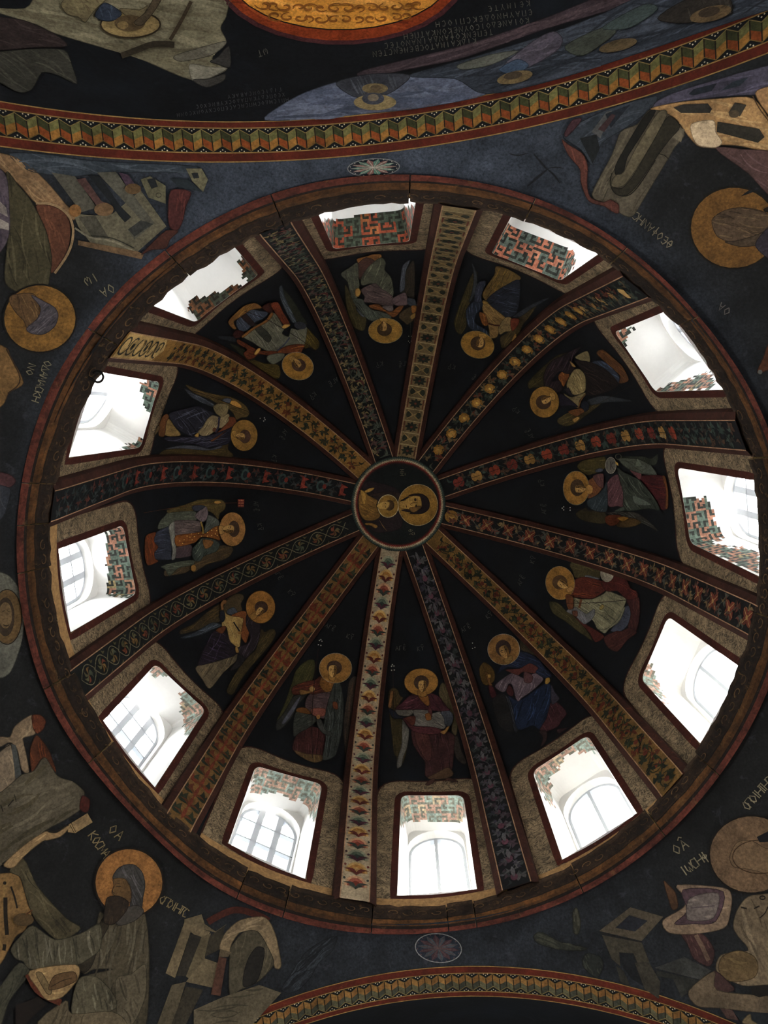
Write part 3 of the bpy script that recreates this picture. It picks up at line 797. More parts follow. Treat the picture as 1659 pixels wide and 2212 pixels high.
ANG = []
ANG.append(((820,1420,1020,1700), 1580, 'frescoed angel in maroon robe above the blown-out window straight below the medallion', '''
part wing
p 2e2414 150,620 190,540 250,520 310,560 350,660 400,690 330,800 300,1000 260,1040 160,880
d 46381e 8 8 0.1,1
p 26200f 160,900 230,1050 390,1060 480,1200 500,1280 480,1500 400,1800 300,1900 290,1700 250,1650 220,1400 200,1200
d 3a3020 8 14 0.05,1
p 45423c 390,1070 450,1150 500,1250 470,1520 400,1700 370,1850 300,1880 310,1720 380,1480
d 5c5850 6 12 -0.15,1
p 38301f 1010,600 1040,470 1090,430 1160,470 1220,600 1290,850 1330,1150 1300,1330 1230,1250 1240,1000 1150,850 1050,720
d 524630 8 14 0.25,1
p 221d18 1260,1400 1330,1350 1400,1600 1480,1780 1430,1820 1300,1700
part robe
p 2a1716 540,1270 600,1180 820,1170 1050,1220 1060,1300 1160,1260 1280,1350 1270,1560 1240,1900 1150,2000 800,2050 780,1800 700,1680 580,1500
d 160a0a 14 10 0.15,1
d 40262a 12 10 0.2,1
p 331b18 600,1250 820,1290 880,1500 880,1720 800,1760 640,1500
d 442822 14 6 0.3,1
p 3a2a1c 820,2050 960,1980 1160,1880 1250,1960 1240,2020 1100,2070 900,2080
p 33201a 780,2170 860,2090 940,2070 920,2140 830,2180
p 33201a 1120,2070 1200,2060 1330,2110 1320,2130 1180,2110
part tunic
p 4a4640 580,900 820,870 880,960 1040,930 1120,1100 1100,1220 850,1180 590,1160 600,1020
d 25221f 9 10 0.9,0.5
d 6a665c 8 8 0.9,0.45
p 45413a 270,890 380,870 540,890 580,940 490,1000 320,980
d 2a2622 8 5 1,0.3
p 16181f 160,880 240,900 330,1000 430,1030 250,1040 180,960
p 2a2c30 1040,930 1180,910 1260,1000 1220,1160 1120,1160 1100,1040
d 40444a 8 5 0.3,1
p 3a1c14 400,1050 600,1000 590,1150 500,1160
part cloak
p 2e1519 530,640 630,610 660,660 780,800 850,900 700,890 270,890 380,780
d 160a0c 12 8 1,-0.35
d 4a2a30 10 7 1,-0.4
p 2e1519 800,620 900,620 1020,680 1150,850 1200,900 1040,920 900,900 840,820
d 160a0c 12 6 0.6,1
p 331719 400,1050 450,1070 560,1170 900,1190 1060,1240 1040,1300 800,1310 560,1250
d 4a2626 9 6 1,0.1
p 3a1c1c 840,820 890,900 890,1010 860,1020 830,900
part tabard
p 5a3818 650,620 780,670 830,660 850,800 800,820 700,720
p 5a3618 780,970 860,960 880,1060 800,1070
part halo gold
c 6b4a20 710 420 285 228
o 2a1a0c 10 710 420 290 232
part head
c 2e2018 712 430 128 125
p 6a4a22 660,560 790,570 800,650 720,675 650,640
face 728 490 190 4
part hand
p 5a3c20 190,580 240,580 240,640 210,740 200,850 150,840 170,720
p 6e5028 1040,1280 1060,1260 1110,1240 1150,1190 1190,1180 1150,1260 1100,1310
part staff
s 221610 8 228,230 232,560 245,1300
dots 8a8678 12 218,125 203,152 245,148 205,220 250,215
'''))
ANG.append(((590,1380,790,1660), 1580, 'frescoed angel in orange tunic and grey cloak holding a staff, left of the scallop rib', '''
part wing
p 2a2814 330,720 380,560 480,440 600,360 690,360 715,420 700,600 640,760 500,800 350,960 250,1150 150,1300 60,1400 200,1100
d 3e381e 10 12 -0.6,1
p 1e1d1a 60,1420 200,1250 330,1000 480,940 580,950 420,1130 330,1320 180,1500 60,1560
p 3a3a40 150,1430 260,1250 400,1050 470,980 400,1150 320,1290 200,1440
p 26201a 1290,760 1330,680 1390,640 1440,680 1455,800 1440,1050 1380,1350 1320,1700 1240,2000 1200,1500 1260,1000
d 3c2c20 9 14 -0.12,1
part robe
p 2e1614 480,1590 680,1500 880,1600 880,1850 840,2010 720,2030 620,1990 340,1900 380,1680
d 140908 12 12 -0.08,1
d 46282a 9 12 -0.05,1
p 40301c 370,1900 560,1960 840,1990 830,2080 700,2110 560,2060 400,1960
d 5a4a28 10 6 0.1,1
p 272823 400,1240 560,1270 760,1340 720,1420 600,1520 450,1600 350,1660 350,1400
d 121411 10 8 1,-0.6
d 3e4138 8 7 1,-0.5
part tunic
p 3a2c2c 620,950 760,910 950,900 1000,950 960,1150 900,1350 760,1330 560,1180 560,1050
d 1e1414 9 8 1,0.15
d 54423e 9 8 1,0.2
p 5a3228 660,1190 880,1190 890,1300 760,1330 660,1280
p 45290f 430,1180 560,1180 640,1280 400,1240
p 3a1a12 320,850 400,790 560,730 720,700 800,640 960,620 1060,700 1030,860 960,900 800,920 680,950 600,930 350,950
d 1c0c08 10 8 1,-0.2
d 5a2c18 9 6 1,-0.3
p 5a3a18 850,640 960,650 1060,720 1000,880 880,900 790,760
d 7a5024 8 5 0.5,1
part cloak
p 262824 1070,700 1160,800 1200,1100 1180,1500 1120,1800 1050,2000 850,2060 900,1700 860,1500 900,1250 960,1000
d 0f1110 14 14 -0.12,1
d 3e423e 11 14 -0.1,1
p 4a2614 1020,1080 1090,1090 1100,1200 1030,1180
p 2a2a26 740,1340 820,1380 860,1480 900,1560 1000,1600 960,1650 840,1600 760,1480
part halo gold
c 6a4a22 1065 500 275 252
o 6a6258 6 1065 500 279 256
part head
c 2e2018 1045 490 130 120
p 6a4c24 960,620 1060,650 1040,730 950,690
face 1015 552 200 4
part hand
p 5a4020 460,870 600,890 700,840 700,880 600,930 470,950
c 6e5530 665 855 45 45
c 6e4a26 770 1330 32 38
part staff
s 1a100e 11 770,170 720,560 680,950 660,1400 670,2040
dots 9a968a 11 790,28 815,12 832,40 772,100 815,112
'''))
ANG.append(((390,1260,630,1500), 1659, 'frescoed angel with cream tunic and dark violet cloak, above the tilted lower left window', '''
part wing
p 33291a 620,420 700,250 830,160 920,170 945,220 900,310 920,400 850,430 700,470
p 2a2114 600,300 640,400 600,560 470,600 300,680 100,740 0,760 0,700 200,600 400,430
d 463619 9 14 1,-0.6
p 22262a 220,730 440,600 520,590 620,630 480,690 330,760 100,820 0,810
d 4a5058 6 10 1,-0.4
p 2e3238 700,400 790,360 850,430 780,470 700,450
p 2a2212 1200,690 1260,730 1330,690 1400,690 1420,760 1360,880 1200,1080 1040,1260 900,1450 780,1659 690,1600 830,1330 1000,1110 1130,980
d 40351c 10 14 -0.7,1
part robe
p 4a4030 230,1290 270,1230 540,1170 860,1050 840,1150 640,1330 440,1570 330,1440
d 2a2216 14 7 -0.7,1
d 63563f 10 7 -0.7,1
p 191318 520,700 700,760 820,950 840,1030 780,1090 540,1160 270,1220 330,1020 420,850
d 08060a 12 12 1,0.45
d 33283a 9 14 1,0.35
d 463a4c 7 5 0.5,-1
part tunic
p 7a6238 640,420 700,470 820,500 920,500 950,600 900,720 900,780 880,950 840,950 740,860 700,700 680,640 620,640
d 4a3a20 7 10 0.5,1
d 907a4c 9 8 0.4,1
p 5a3218 760,480 900,420 980,430 990,560 1030,700 1000,830 970,890 910,800 920,650 940,530 860,500
p 15161a 590,420 650,420 665,520 630,580 590,540
q 14100f 780,580 800,575 910,740 890,750
c 6a4a24 885 740 28 24
part cloak
p 1c1619 990,470 1050,520 1150,560 1190,640 1180,800 1130,930 1050,1050 950,1130 860,1060 860,960 1000,900 1040,780 980,620
d 3a3238 9 10 -0.5,1
p 1a1718 860,1060 960,1130 860,1260 740,1300 840,1150
p 4a2814 530,700 640,640 680,660 620,750
part halo gold
c 6e4a20 1195 355 215 240
o 2a1a0c 9 1195 355 220 246
part head
c 2c1e16 1205 360 100 95
p 6a4c24 1040,470 1110,430 1150,490 1080,550 1040,510
face 1180 425 135 40
part hand
p 5a3c20 600,310 640,250 690,260 680,300 640,320 640,390 610,390
p 7a5c30 820,960 850,960 870,1030 830,1030
part staff
s 2a2010 6 690,240 1000,40
'''))
ANG.append(((310,1050,570,1260), 1659, 'frescoed archangel with jewelled gold collar and red banner, beside the far left window', '''
part wing
p 3a2f18 330,330 560,260 760,190 960,180 1090,200 1130,260 1110,330 1050,380 1030,460 960,380 850,330 700,340 500,360 360,380
d 54441f 8 12 1,-0.15
p 33281a 980,880 1060,820 1200,830 1235,880 1180,970 1060,1030 900,1070 760,1150 700,1190 640,1160 560,1200 300,1240 320,1140 640,1060 800,960
d 4c3a20 8 10 1,-0.3
p 33352b 240,1110 400,1060 680,1020 680,1090 480,1130 360,1240 300,1150
d 4e5142 8 8 1,-0.15
part robe
p 3c3e33 350,370 680,345 740,400 720,470 480,510 330,560 200,590 230,480 300,410
d 1e2019 8 10 1,-0.08
d 585a4a 7 8 1,-0.08
p 24262e 130,690 200,620 350,560 380,640 400,780 390,850 380,960 380,1010 160,1000 120,800
d 111218 9 10 1,0.1
d 3c4150 8 10 1,-0.2
p 48230f 30,700 130,640 170,650 140,760 200,840 150,920 160,1000 200,1040 60,1090 20,950
d 642f14 9 10 0.3,1
p 33282a 450,850 640,810 680,880 660,960 430,990
part tunic
p 453a37 430,480 620,470 780,490 800,540 780,640 600,660 440,680 400,580
d 241c1b 8 8 1,0.05
d 62544f 8 8 1,-0.1
p 4c4142 710,420 760,350 860,280 890,380 860,470 800,490
d 2a2224 6 6 0.6,-1
p 24252c 670,290 740,260 850,280 760,340 700,340
p 5a5850 350,560 420,490 430,640 440,780 450,900 430,1000 390,1010 400,880 380,760
d 77756a 7 6 0.1,1
part tabard
p 5c3414 440,690 600,660 790,630 960,570 1040,550 1060,740 960,720 800,700 700,780 460,830
d 3a1c0a 8 8 1,-0.15
dots b08a4a 7 500,755 560,740 640,705 600,690 700,695 540,790 660,660 760,655 880,640 940,610 880,690 940,680 1000,580 1010,615 990,660 1015,680 670,740 800,690
p 3a3c36 900,400 1020,460 1050,530 960,570 850,650 840,600 870,480
d 565a52 7 6 0.6,-0.8
p 2a2f2a 800,720 960,730 1050,800 1000,900 840,960 780,1030 710,1030 670,960 680,860 750,780
d 10140f 8 8 0.7,-1
d 5a6050 7 8 0.6,-1
p 5a3a1c 820,740 960,760 930,830 850,860
s 6a5426 22 790,490 820,580 820,660
part halo gold
c 73502a 1225 595 178 232
o 1a1009 9 1225 595 183 238
part head
c 33241a 1245 590 78 112
p 7a5a30 1040,550 1110,560 1110,650 1050,660
face 1172 592 150 90
part hand
c 8a6530 1020 225 45 22
c 6a4a20 690 1130 35 45
part banner
s 3a2214 6 0,370 400,300 900,240 1290,230
q 4a1c16 1300,180 1390,180 1385,290 1300,290
dots 8a5a3a 7 1318,200 1345,200 1370,200 1318,235 1345,235 1370,235 1318,270 1345,270 1370,270
'''))
ANG.append(((330,810,580,1010), 1659, 'frescoed angel in dark blue cloak and cream tunic, beside the hooked upper left window', '''
part wing
p 3c2f18 470,140 700,230 900,280 1090,310 1200,350 1330,440 1385,540 1350,600 1270,610 1200,640 1160,560 1080,480 940,420 800,340 600,260
d 594623 8 14 1,0.4
p 2c2e33 450,190 600,270 740,340 880,420 860,460 720,400 560,320
d 50545c 6 8 1,0.5
p 2e2411 980,1010 1080,980 1080,1070 1150,1140 1110,1200 980,1220 780,1200 560,1160 280,1130 100,1160 40,1200 160,1080 400,1050 700,1060 900,1050
d 443718 8 12 1,0.1
p 34353a 180,1060 420,1010 640,1020 820,1060 980,1010 960,1050 760,1080 420,1050
part robe
p 6a5430 160,780 180,640 240,640 310,740 400,860 250,880 160,850
d 4a3a1e 8 6 1,0.2
p 4a2c16 90,730 140,600 200,560 230,600 190,700 170,870 90,870
p 4a3a24 20,870 70,740 100,740 90,790
p 1a191f 230,570 320,520 480,480 600,450 700,460 760,500 880,550 800,620 720,740 650,870 600,890 480,850 330,750
d 07070a 12 12 0.7,1
d 3a3a44 10 14 0.8,1
d 4c4e5a 10 5 1,-0.4
part tunic
p 6a5c42 850,580 940,600 970,610 1000,590 1090,560 1090,660 1000,750 930,770 800,870 720,880 650,820 720,740 780,640
d 3c3222 8 10 -0.6,1
d 8a7a58 10 8 -0.6,1
p 5e5238 870,450 960,410 1080,430 1080,500 1060,560 1000,600 960,590 900,540
d 3a321f 7 6 0.7,1
p 4c2614 1090,600 1180,620 1190,720 1080,780 940,870 820,930 860,880 1000,760 1090,660
c 4a2c18 885 785 30 32
q 26222c 940,600 970,610 950,760 910,830 890,820 930,740
part cloak
p 1c1a22 1190,720 1130,800 1130,880 1070,990 850,1030 760,1050 640,1000 500,980 200,940 200,890 600,890 680,870 740,880 900,840 1060,780
d 08070a 10 12 1,-0.2
d 3c3b46 9 14 1,-0.3
p 4a2a16 830,940 960,860 1050,800 950,890 860,950
part halo gold
c 6e5024 1310 865 190 222
o 1c120a 8 1310 865 195 227
part head
c 33221a 1322 882 82 98
p 7a5c2c 1130,810 1190,800 1210,880 1170,890
face 1255 878 130 95
part hand
p 8a6a34 600,870 650,830 660,850 650,890
p 8a622c 1110,380 1180,370 1260,430 1270,470 1200,460 1120,420
p 3a3c44 1000,350 1060,335 1120,350 1100,400 1010,380
part staff
s 160d0a 7 330,170 700,260 1000,370 1380,540 1620,640
dots 8a867a 9 1540,622 1590,660 1610,640 1600,615
'''))
ANG.append(((470,600,710,840), 1659, 'frescoed angel in grey robe with rust red sash, hanging below the broken plaster window', '''
part wing
p 33290f 1160,640 1330,740 1440,860 1520,970 1510,1040 1460,1080 1380,1040 1290,1040 1320,760 1290,680
d 4e4018 10 10 0.7,1
p 1e1f16 930,130 1060,250 1180,420 1260,560 1340,700 1160,640 1060,480 980,330
p 2c3033 920,150 960,120 1000,280 1080,450 1180,660 1110,660 1010,480 940,310
d 555a60 6 10 0.5,1
p 33290f 380,1160 540,1220 700,1280 900,1300 940,1420 910,1500 800,1490 680,1430 500,1290
d 4a3d1a 10 10 1,0.5
p 1d1d12 180,980 380,1060 560,1200 480,1230 330,1130
p 17191b 20,870 230,880 300,960 200,950 30,910
part robe
p 2c3038 300,620 480,480 640,500 760,520 680,610 560,660 440,780 340,800 280,700
d 12141a 8 10 0.6,1
d 4a505c 8 10 0.7,1
p 1c1210 330,560 400,520 560,690 500,720
p 5a3c1c 160,660 260,540 400,420 560,380 660,450 500,480 330,590 240,660 280,760 230,760
d 7a5826 9 8 0.8,-0.9
p 2a110e 230,840 290,780 400,820 340,890 260,900
p 2a120c 660,440 800,370 830,500 760,520
part tunic
p 4c4a3c 380,870 560,740 720,640 800,520 880,560 960,700 1000,760 960,830 1060,880 1100,760 1200,780 1330,740 1320,880 1290,1000 1160,1000 1020,1040 900,1090 780,1110 640,1040 520,960
d 28271f 8 16 0.7,0.9
d 68665a 10 16 0.7,1
c 25262a 1235 715 92 55 10
p 26261f 540,740 620,700 800,880 740,960
p 5a3a1a 370,860 540,740 720,630 800,520 830,550 740,660 560,760 390,890
part sash
p 4a2412 900,1090 1060,1010 1290,1000 1260,1090 1200,1180 1110,1130 930,1130
d 7a4a1e 8 6 1,-0.2
p 45200f 300,920 380,960 560,1060 640,1090 860,1100 900,1130 760,1160 620,1140 540,1200 450,1220 390,1130 440,1070 300,980
d 220d07 8 10 1,0.4
p 4a2010 790,400 900,370 980,520 1080,690 990,700 900,580
d 260f08 9 5 0.5,1
s 2e3038 22 1080,890 1000,1000 890,1090
p 46463a 760,1160 900,1130 1000,1140 960,1220 830,1290 740,1220
part halo gold
c 705020 1197 1320 236 200 20
o 6a6258 5 1197 1320 240 204 20
part head
c 33221a 1213 1303 108 95 20
p 7a5c30 1060,1190 1130,1170 1170,1210 1110,1260
face 1188 1275 135 145
part hand
p 8a6834 960,740 1000,700 1080,700 1060,730 990,760
p 8a6834 550,1130 600,1060 640,1060 620,1110 570,1150
part staff
s 140c0a 9 400,500 700,600 1000,770 1300,960 1659,1240
'''))
ANG.append(((690,530,910,770), 1659, 'frescoed angel in grey green robe hanging upside down below the dark top window', '''
part wing
p 2c2614 420,640 560,920 620,1080 760,1180 740,1360 680,1390 560,1330 500,1200 440,1000
d 423a1e 9 10 0.3,1
p 3a3c40 600,1030 700,1100 770,1160 700,1160 640,1100
p 33291a 1320,1100 1480,1000 1580,1040 1540,1200 1440,1290 1380,1250 1300,1180
p 221d16 1400,440 1540,250 1550,760 1520,860 1320,760 1340,560
d 3a2c1e 7 8 -0.05,1
p 303236 1310,760 1320,560 1360,330 1480,240 1400,440 1390,700
d 565a60 6 8 -0.15,1
part robe
p 5c3c1c 620,220 780,180 860,150 1000,150 1000,220 900,270 700,300 630,280
d 7a5426 8 6 -0.1,1
p 33201a 640,290 760,200 900,260 760,420 660,560 620,400
p 3a3a30 350,470 500,360 620,290 640,560 650,640 640,760 600,880 520,850 460,600
d 1a1a14 9 8 0.2,1
d 585a46 8 8 0.15,1
p 3a3a2e 1000,200 1080,290 1060,400 1170,540 1200,820 1000,780 880,620 700,650 680,540 800,350
d 191a14 10 10 -0.5,1
d 5c5e4c 10 10 -0.4,1
part tunic
p 3c302e 680,720 900,620 1000,700 1190,830 1200,980 1040,980 900,940 720,920 740,840
d 1e1616 9 8 1,0.4
d 5a4a44 9 8 1,0.35
p 443636 1200,860 1380,770 1420,820 1440,960 1260,980 1190,930
d 241a1a 7 5 1,-0.5
p 4a4240 1020,1000 1180,980 1200,1060 1130,1070
part cloak
p 33362f 540,870 700,880 740,950 860,1050 1000,1080 1180,1150 1120,1200 980,1190 860,1230 760,1180 620,1020
d 191b17 9 8 0.5,0.8
d 4c5046 8 8 0.4,0.8
p 4c2c14 810,980 960,960 1080,1060 1180,1080 1280,1000 1370,990 1300,1100 1200,1170 1060,1080 860,1030
d 7a4a1c 7 7 1,0.2
part halo gold
c 6a4e20 1075 1390 275 202
o 5a5448 5 1075 1390 279 206
part head
c 2e2014 1060 1370 122 108
p 7a5c2c 980,1190 1100,1190 1110,1240 1010,1250
face 1045 1318 150 182
part hand
p 26282c 1440,860 1550,880 1580,980 1450,970
p 6a431c 1500,990 1580,990 1570,1080 1510,1100
p 6a5228 1480,1150 1560,1100 1550,1180 1490,1200
p 7a5c2c 590,720 640,700 670,760 640,830 590,820
part staff
s 26241c 6 1490,1000 1480,1500
dots 8a8678 8 1455,1480 1500,1480 1450,1560 1470,1585 1495,1560
'''))
ANG.append(((970,550,1210,790), 1659, 'frescoed angel with blue cloak and ochre tunic, hanging below the vivid key pattern window', '''
part wing
p 26200f 80,980 140,800 230,560 340,300 420,260 400,500 320,700 260,830 260,1000 250,1090 180,1190 110,1150 80,1060
d 3e3318 9 14 -0.3,1
p 26282a 340,130 400,240 420,400 400,560 300,720 360,480 370,280
p 2c2414 770,1230 900,1140 960,960 1100,900 1300,760 1240,880 1100,1050 1010,1280 900,1370 800,1400 770,1330
d 443618 9 10 -0.6,1
p 24262a 940,940 1150,790 1400,670 1500,650 1240,800 1060,930
part robe
p 48371a 500,600 560,470 680,300 700,180 840,200 1050,320 1050,380 830,470 660,580 560,690
d 271c0c 9 10 -0.5,1
d 68501f 9 10 -0.5,1
p 17191f 560,690 660,580 830,470 1050,380 1050,700 1000,880 900,940 830,930 760,870 640,780
d 05060a 10 12 1,-0.5
d 333844 9 14 1,0.2
part tunic
p 5a4526 500,690 560,700 640,780 830,930 830,970 760,1060 740,1170 700,1240 610,1240 600,1130 560,960 500,820
d 332510 7 10 0.8,0.6
d 7c6234 9 8 0.6,0.7
p 5c4c30 830,950 930,950 930,1130 840,1150 760,1190 740,1090
d 37290f 7 5 -0.5,1
p 4e2c12 450,870 540,890 580,1050 500,1040
d 8a5a26 6 4 0.3,1
s 30140c 22 585,1030 680,1055 760,1060
part cloak
p 1a1e26 260,820 380,690 490,680 500,760 440,850 400,900 390,1020 560,1130 610,1240 560,1220 450,1130 350,1130 270,1030
d 3a4250 10 12 0.1,1
p 20222a 420,440 550,400 480,620 490,700 380,700
d 3a3c48 8 5 -0.2,1
part halo gold
c 6a4c1e 425 1345 250 196 18
o 5a5038 5 425 1345 254 200 18
part head
c 2c1e12 432 1325 112 105
p 7a5a2a 440,1180 540,1180 560,1240 470,1250
face 465 1308 150 192
part hand
p 4a2012 930,960 1050,970 1010,1080 950,1140 920,1070
p 6e5026 940,1280 990,1180 1010,1260 970,1310
p 6a5022 500,700 560,700 580,730 520,740
part staff
s 2a2010 6 980,1290 720,1640
'''))
ANG.append(((1120,720,1400,940), 1659, 'frescoed angel in dark purple cloak and cream tunic, beside the plain white upper right window', '''
part wing
p 26200f 120,640 200,540 350,400 500,280 640,250 480,330 380,400 320,540 320,690 200,690 140,710
d 3c3418 8 8 1,-0.7
p 2e2614 500,1100 560,1060 700,990 900,900 1100,850 1000,950 850,1060 720,1160 600,1190 510,1150
d 463a1c 8 10 1,-0.5
p 26282a 880,860 1060,800 1300,830 1450,870 1150,880 900,920
part robe
p 22262f 920,380 1060,350 1200,440 1290,560 1270,660 1180,560 1050,440
d 3a4456 8 8 1,0.7
p 3c2412 1000,260 1080,210 1230,330 1340,440 1410,600 1290,640 1300,540 1160,410
d 5a3a1a 8 8 1,0.9
p 5a5036 730,300 880,230 910,370 780,340
p 17110f 720,350 920,370 1120,470 1250,600 1270,680 1100,760 880,790 860,560 790,440
d 060404 10 10 1,0.6
d 30241f 9 10 1,0.5
part tunic
p 645638 620,640 700,480 780,460 850,540 860,680 840,750 720,790 640,730
d 3a311e 7 8 0.4,1
d 857452 9 8 0.5,1
p 5a4e34 580,770 680,820 860,760 780,860 760,960 640,850
d 342c1c 6 5 1,0.3
p 4c2a12 510,550 600,460 650,530 600,640 570,680
d 7a4c1e 6 5 0.3,1
s 4a3018 14 860,780 790,860 770,960
part cloak
p 1c1415 330,520 420,360 600,270 720,200 800,180 680,330 720,440 640,520 520,490 420,620 520,600 560,700 520,750 380,740 330,640
d 08050a 10 10 -0.5,1
d 38292e 9 12 -0.5,1
p 17131a 530,780 620,820 760,940 650,920 540,930
q 1a1618 580,720 640,690 700,800 680,810
part halo gold
c 6a4c20 332 880 186 198
o 1a120a 8 332 880 191 203
part head
c 2c1e14 320 882 98 92
p 7a5c2e 400,770 460,770 470,840 420,860
face 358 850 125 245
part hand
p 7a5e34 660,360 710,400 730,430 690,420
p 14161c 800,900 850,860 900,900 890,980 830,1010 800,970
p 4a2c16 640,1000 800,960 840,1010 760,1060 700,1050
p 7a5c30 690,1100 760,1070 780,1090 720,1140
part staff
s 1c160e 5 470,1270 700,1090 1200,800 1480,650
'''))
ANG.append(((1190,950,1460,1170), 1659, 'frescoed angel holding a grey orb marked with letters, beside the far right window', '''
part wing
p 2c2510 350,350 420,280 600,240 720,230 720,370 600,440 480,470 400,420
d 42381a 8 8 1,-0.1
p 22241c 900,230 1200,220 1330,250 1420,190 1400,320 1300,330 1150,250
p 241e10 330,980 460,900 500,930 720,970 720,1110 500,1090 390,1050
p 221f1a 740,970 1100,960 1300,1080 1430,1220 1250,1120 1050,1100
d 42443e 6 10 1,0.5
p 33240f 900,1060 1080,1040 1200,1100 1050,1160 880,1150
p 30323a 590,410 640,380 690,390 680,420 610,430
part robe
p 2e0f10 1190,480 1480,480 1540,650 1560,880 1500,930 1430,900 1340,720 1190,560
d 14060a 9 10 1,0.12
d 4c1e18 8 8 1,0.15
p 4a2c14 1480,490 1520,500 1555,700 1550,900 1520,900 1530,680
p 4a2a2a 1050,400 1190,400 1190,540 1120,480
p 33352c 900,250 1100,250 1170,260 1320,340 1400,460 1200,450 1000,370
d 1c1e18 8 6 1,0.5
q 41443a 1150,250 1220,350 1120,350
q 3a3d35 1230,330 1280,380 1190,385
q 3a3d35 1320,330 1410,465 1210,430
part tunic
p 4a2c18 480,570 560,500 660,450 700,500 690,620 620,720 540,770 480,760
p 3c2624 560,480 690,450 700,560 690,640 620,600
d 563630 7 6 0.3,1
p 40282a 750,570 880,460 920,580 970,700 960,880 880,880 760,870
d 241416 8 8 -0.5,1
d 5c4042 8 8 -0.5,1
part cloak
p 1e2426 490,800 620,730 700,640 740,560 750,700 750,900 720,960 600,950 490,880
d 363c3e 8 8 -0.5,1
p 23261f 880,380 960,430 1180,540 1340,740 1420,860 1430,940 1300,910 980,940 960,700
d 0c0e0b 10 14 0.7,1
d 43473c 10 14 0.7,1
p 3c4038 1090,740 1200,780 1330,860 1200,870 1110,840
p 30342c 840,950 960,890 970,940
part orb
c 4a463e 795 340 72 110
o 625d52 8 795 340 70 108
s 24211d 8 745,285 745,400
s 24211d 8 790,290 790,400
s 24211d 8 830,290 795,345 840,400
o 36342a 10 895 225 38 35
part halo gold
c 6a4a1e 335 640 170 222
o 5a5448 5 335 640 174 226
part head
c 2e2014 350 635 92 112
c 75552a 510 660 45 60
face 392 652 138 270
part hand
q 8a6a30 855,285 890,310 895,345 860,320
p 4a2414 720,1030 780,1000 930,1010 880,1120 790,1140 730,1100
p 73521e 880,1040 960,1020 1030,1040 950,1080
part staff
s 1a1414 7 160,905 420,930 800,970 1150,1050
dots 8a867a 9 150,908 170,890 170,930 255,900 255,935
'''))
ANG.append(((1160,1190,1400,1420), 1659, 'frescoed angel in rust cloak with plain pale orb, above an overexposed lower right window', '''
part wing
p 2a2514 180,770 250,760 330,790 440,900 560,980 700,1130 830,1340 640,1220 420,1050 240,930
d 3c351e 9 8 1,0.9
p 302a18 490,220 530,150 620,140 760,170 900,240 950,290 920,440 760,390 570,400 530,290
d 463e24 9 8 1,0.3
p 45474a 720,370 780,370 930,410 900,425 730,400
part robe
p 30323a 1290,850 1390,830 1400,960 1350,1110 1240,1200 1100,1190 1220,1040
d 1a1b21 9 5 1,0.6
p 2a1413 1340,720 1520,700 1530,980 1480,1200 1400,1180 1360,1130 1400,950 1380,840
d 46261e 8 8 0.1,1
p 2c1512 1000,1290 1180,1200 1260,1200 1380,1150 1490,1220 1350,1330 1200,1500 1060,1440
d 43241c 9 8 1,-0.6
p 381712 570,990 700,1080 980,1250 980,1310 870,1360 780,1220
part tunic
p 585440 530,700 640,720 830,720 1000,640 1050,600 1220,660 1330,720 1290,850 1220,1000 1090,1130 1000,1180 1010,1220 900,1160 830,1030 680,920 540,840
d 2a2a20 9 18 1,0.75
d 757058 10 16 1,0.6
p 5a5644 1290,850 1310,870 1220,1060 1080,1160 1010,1230 920,1170 1000,1180 1090,1130 1220,1000
p 4a4848 440,900 560,840 640,880 740,940 850,870 860,950 800,1040 700,1090 580,980
d 626264 8 8 0.5,1
p 4a2c20 530,900 600,900 600,980 540,960
part cloak
p 3a1810 440,650 560,440 700,390 900,430 1030,480 1040,570 940,650 820,710 640,700
d 1c0a06 9 8 1,0.15
d 5c2c18 8 8 1,0.2
p 32120f 960,470 1150,320 1300,370 1400,560 1480,600 1500,700 1340,720 1200,600 1040,600
d 4c2018 9 8 1,0.6
s 4a2c18 34 660,720 630,850
part orb
c 6a6254 1045 340 100 125
d 88806e 6 10 0.3,1
part halo gold
c 6a4a20 345 480 212 246 -10
o 6a5a44 5 345 480 216 250 -10
part head
c 3a2818 340 470 112 108
p 75552e 440,580 510,530 540,580 470,620
face 385 500 160 305
part hand
p 7a5a2a 1120,330 1145,280 1155,350 1130,370
p 4a2a18 430,660 530,680 540,850 460,860
p 6a5a30 930,860 970,800 1000,830 960,880
part staff
s 1a1010 9 360,780 840,780 1330,735
'''))
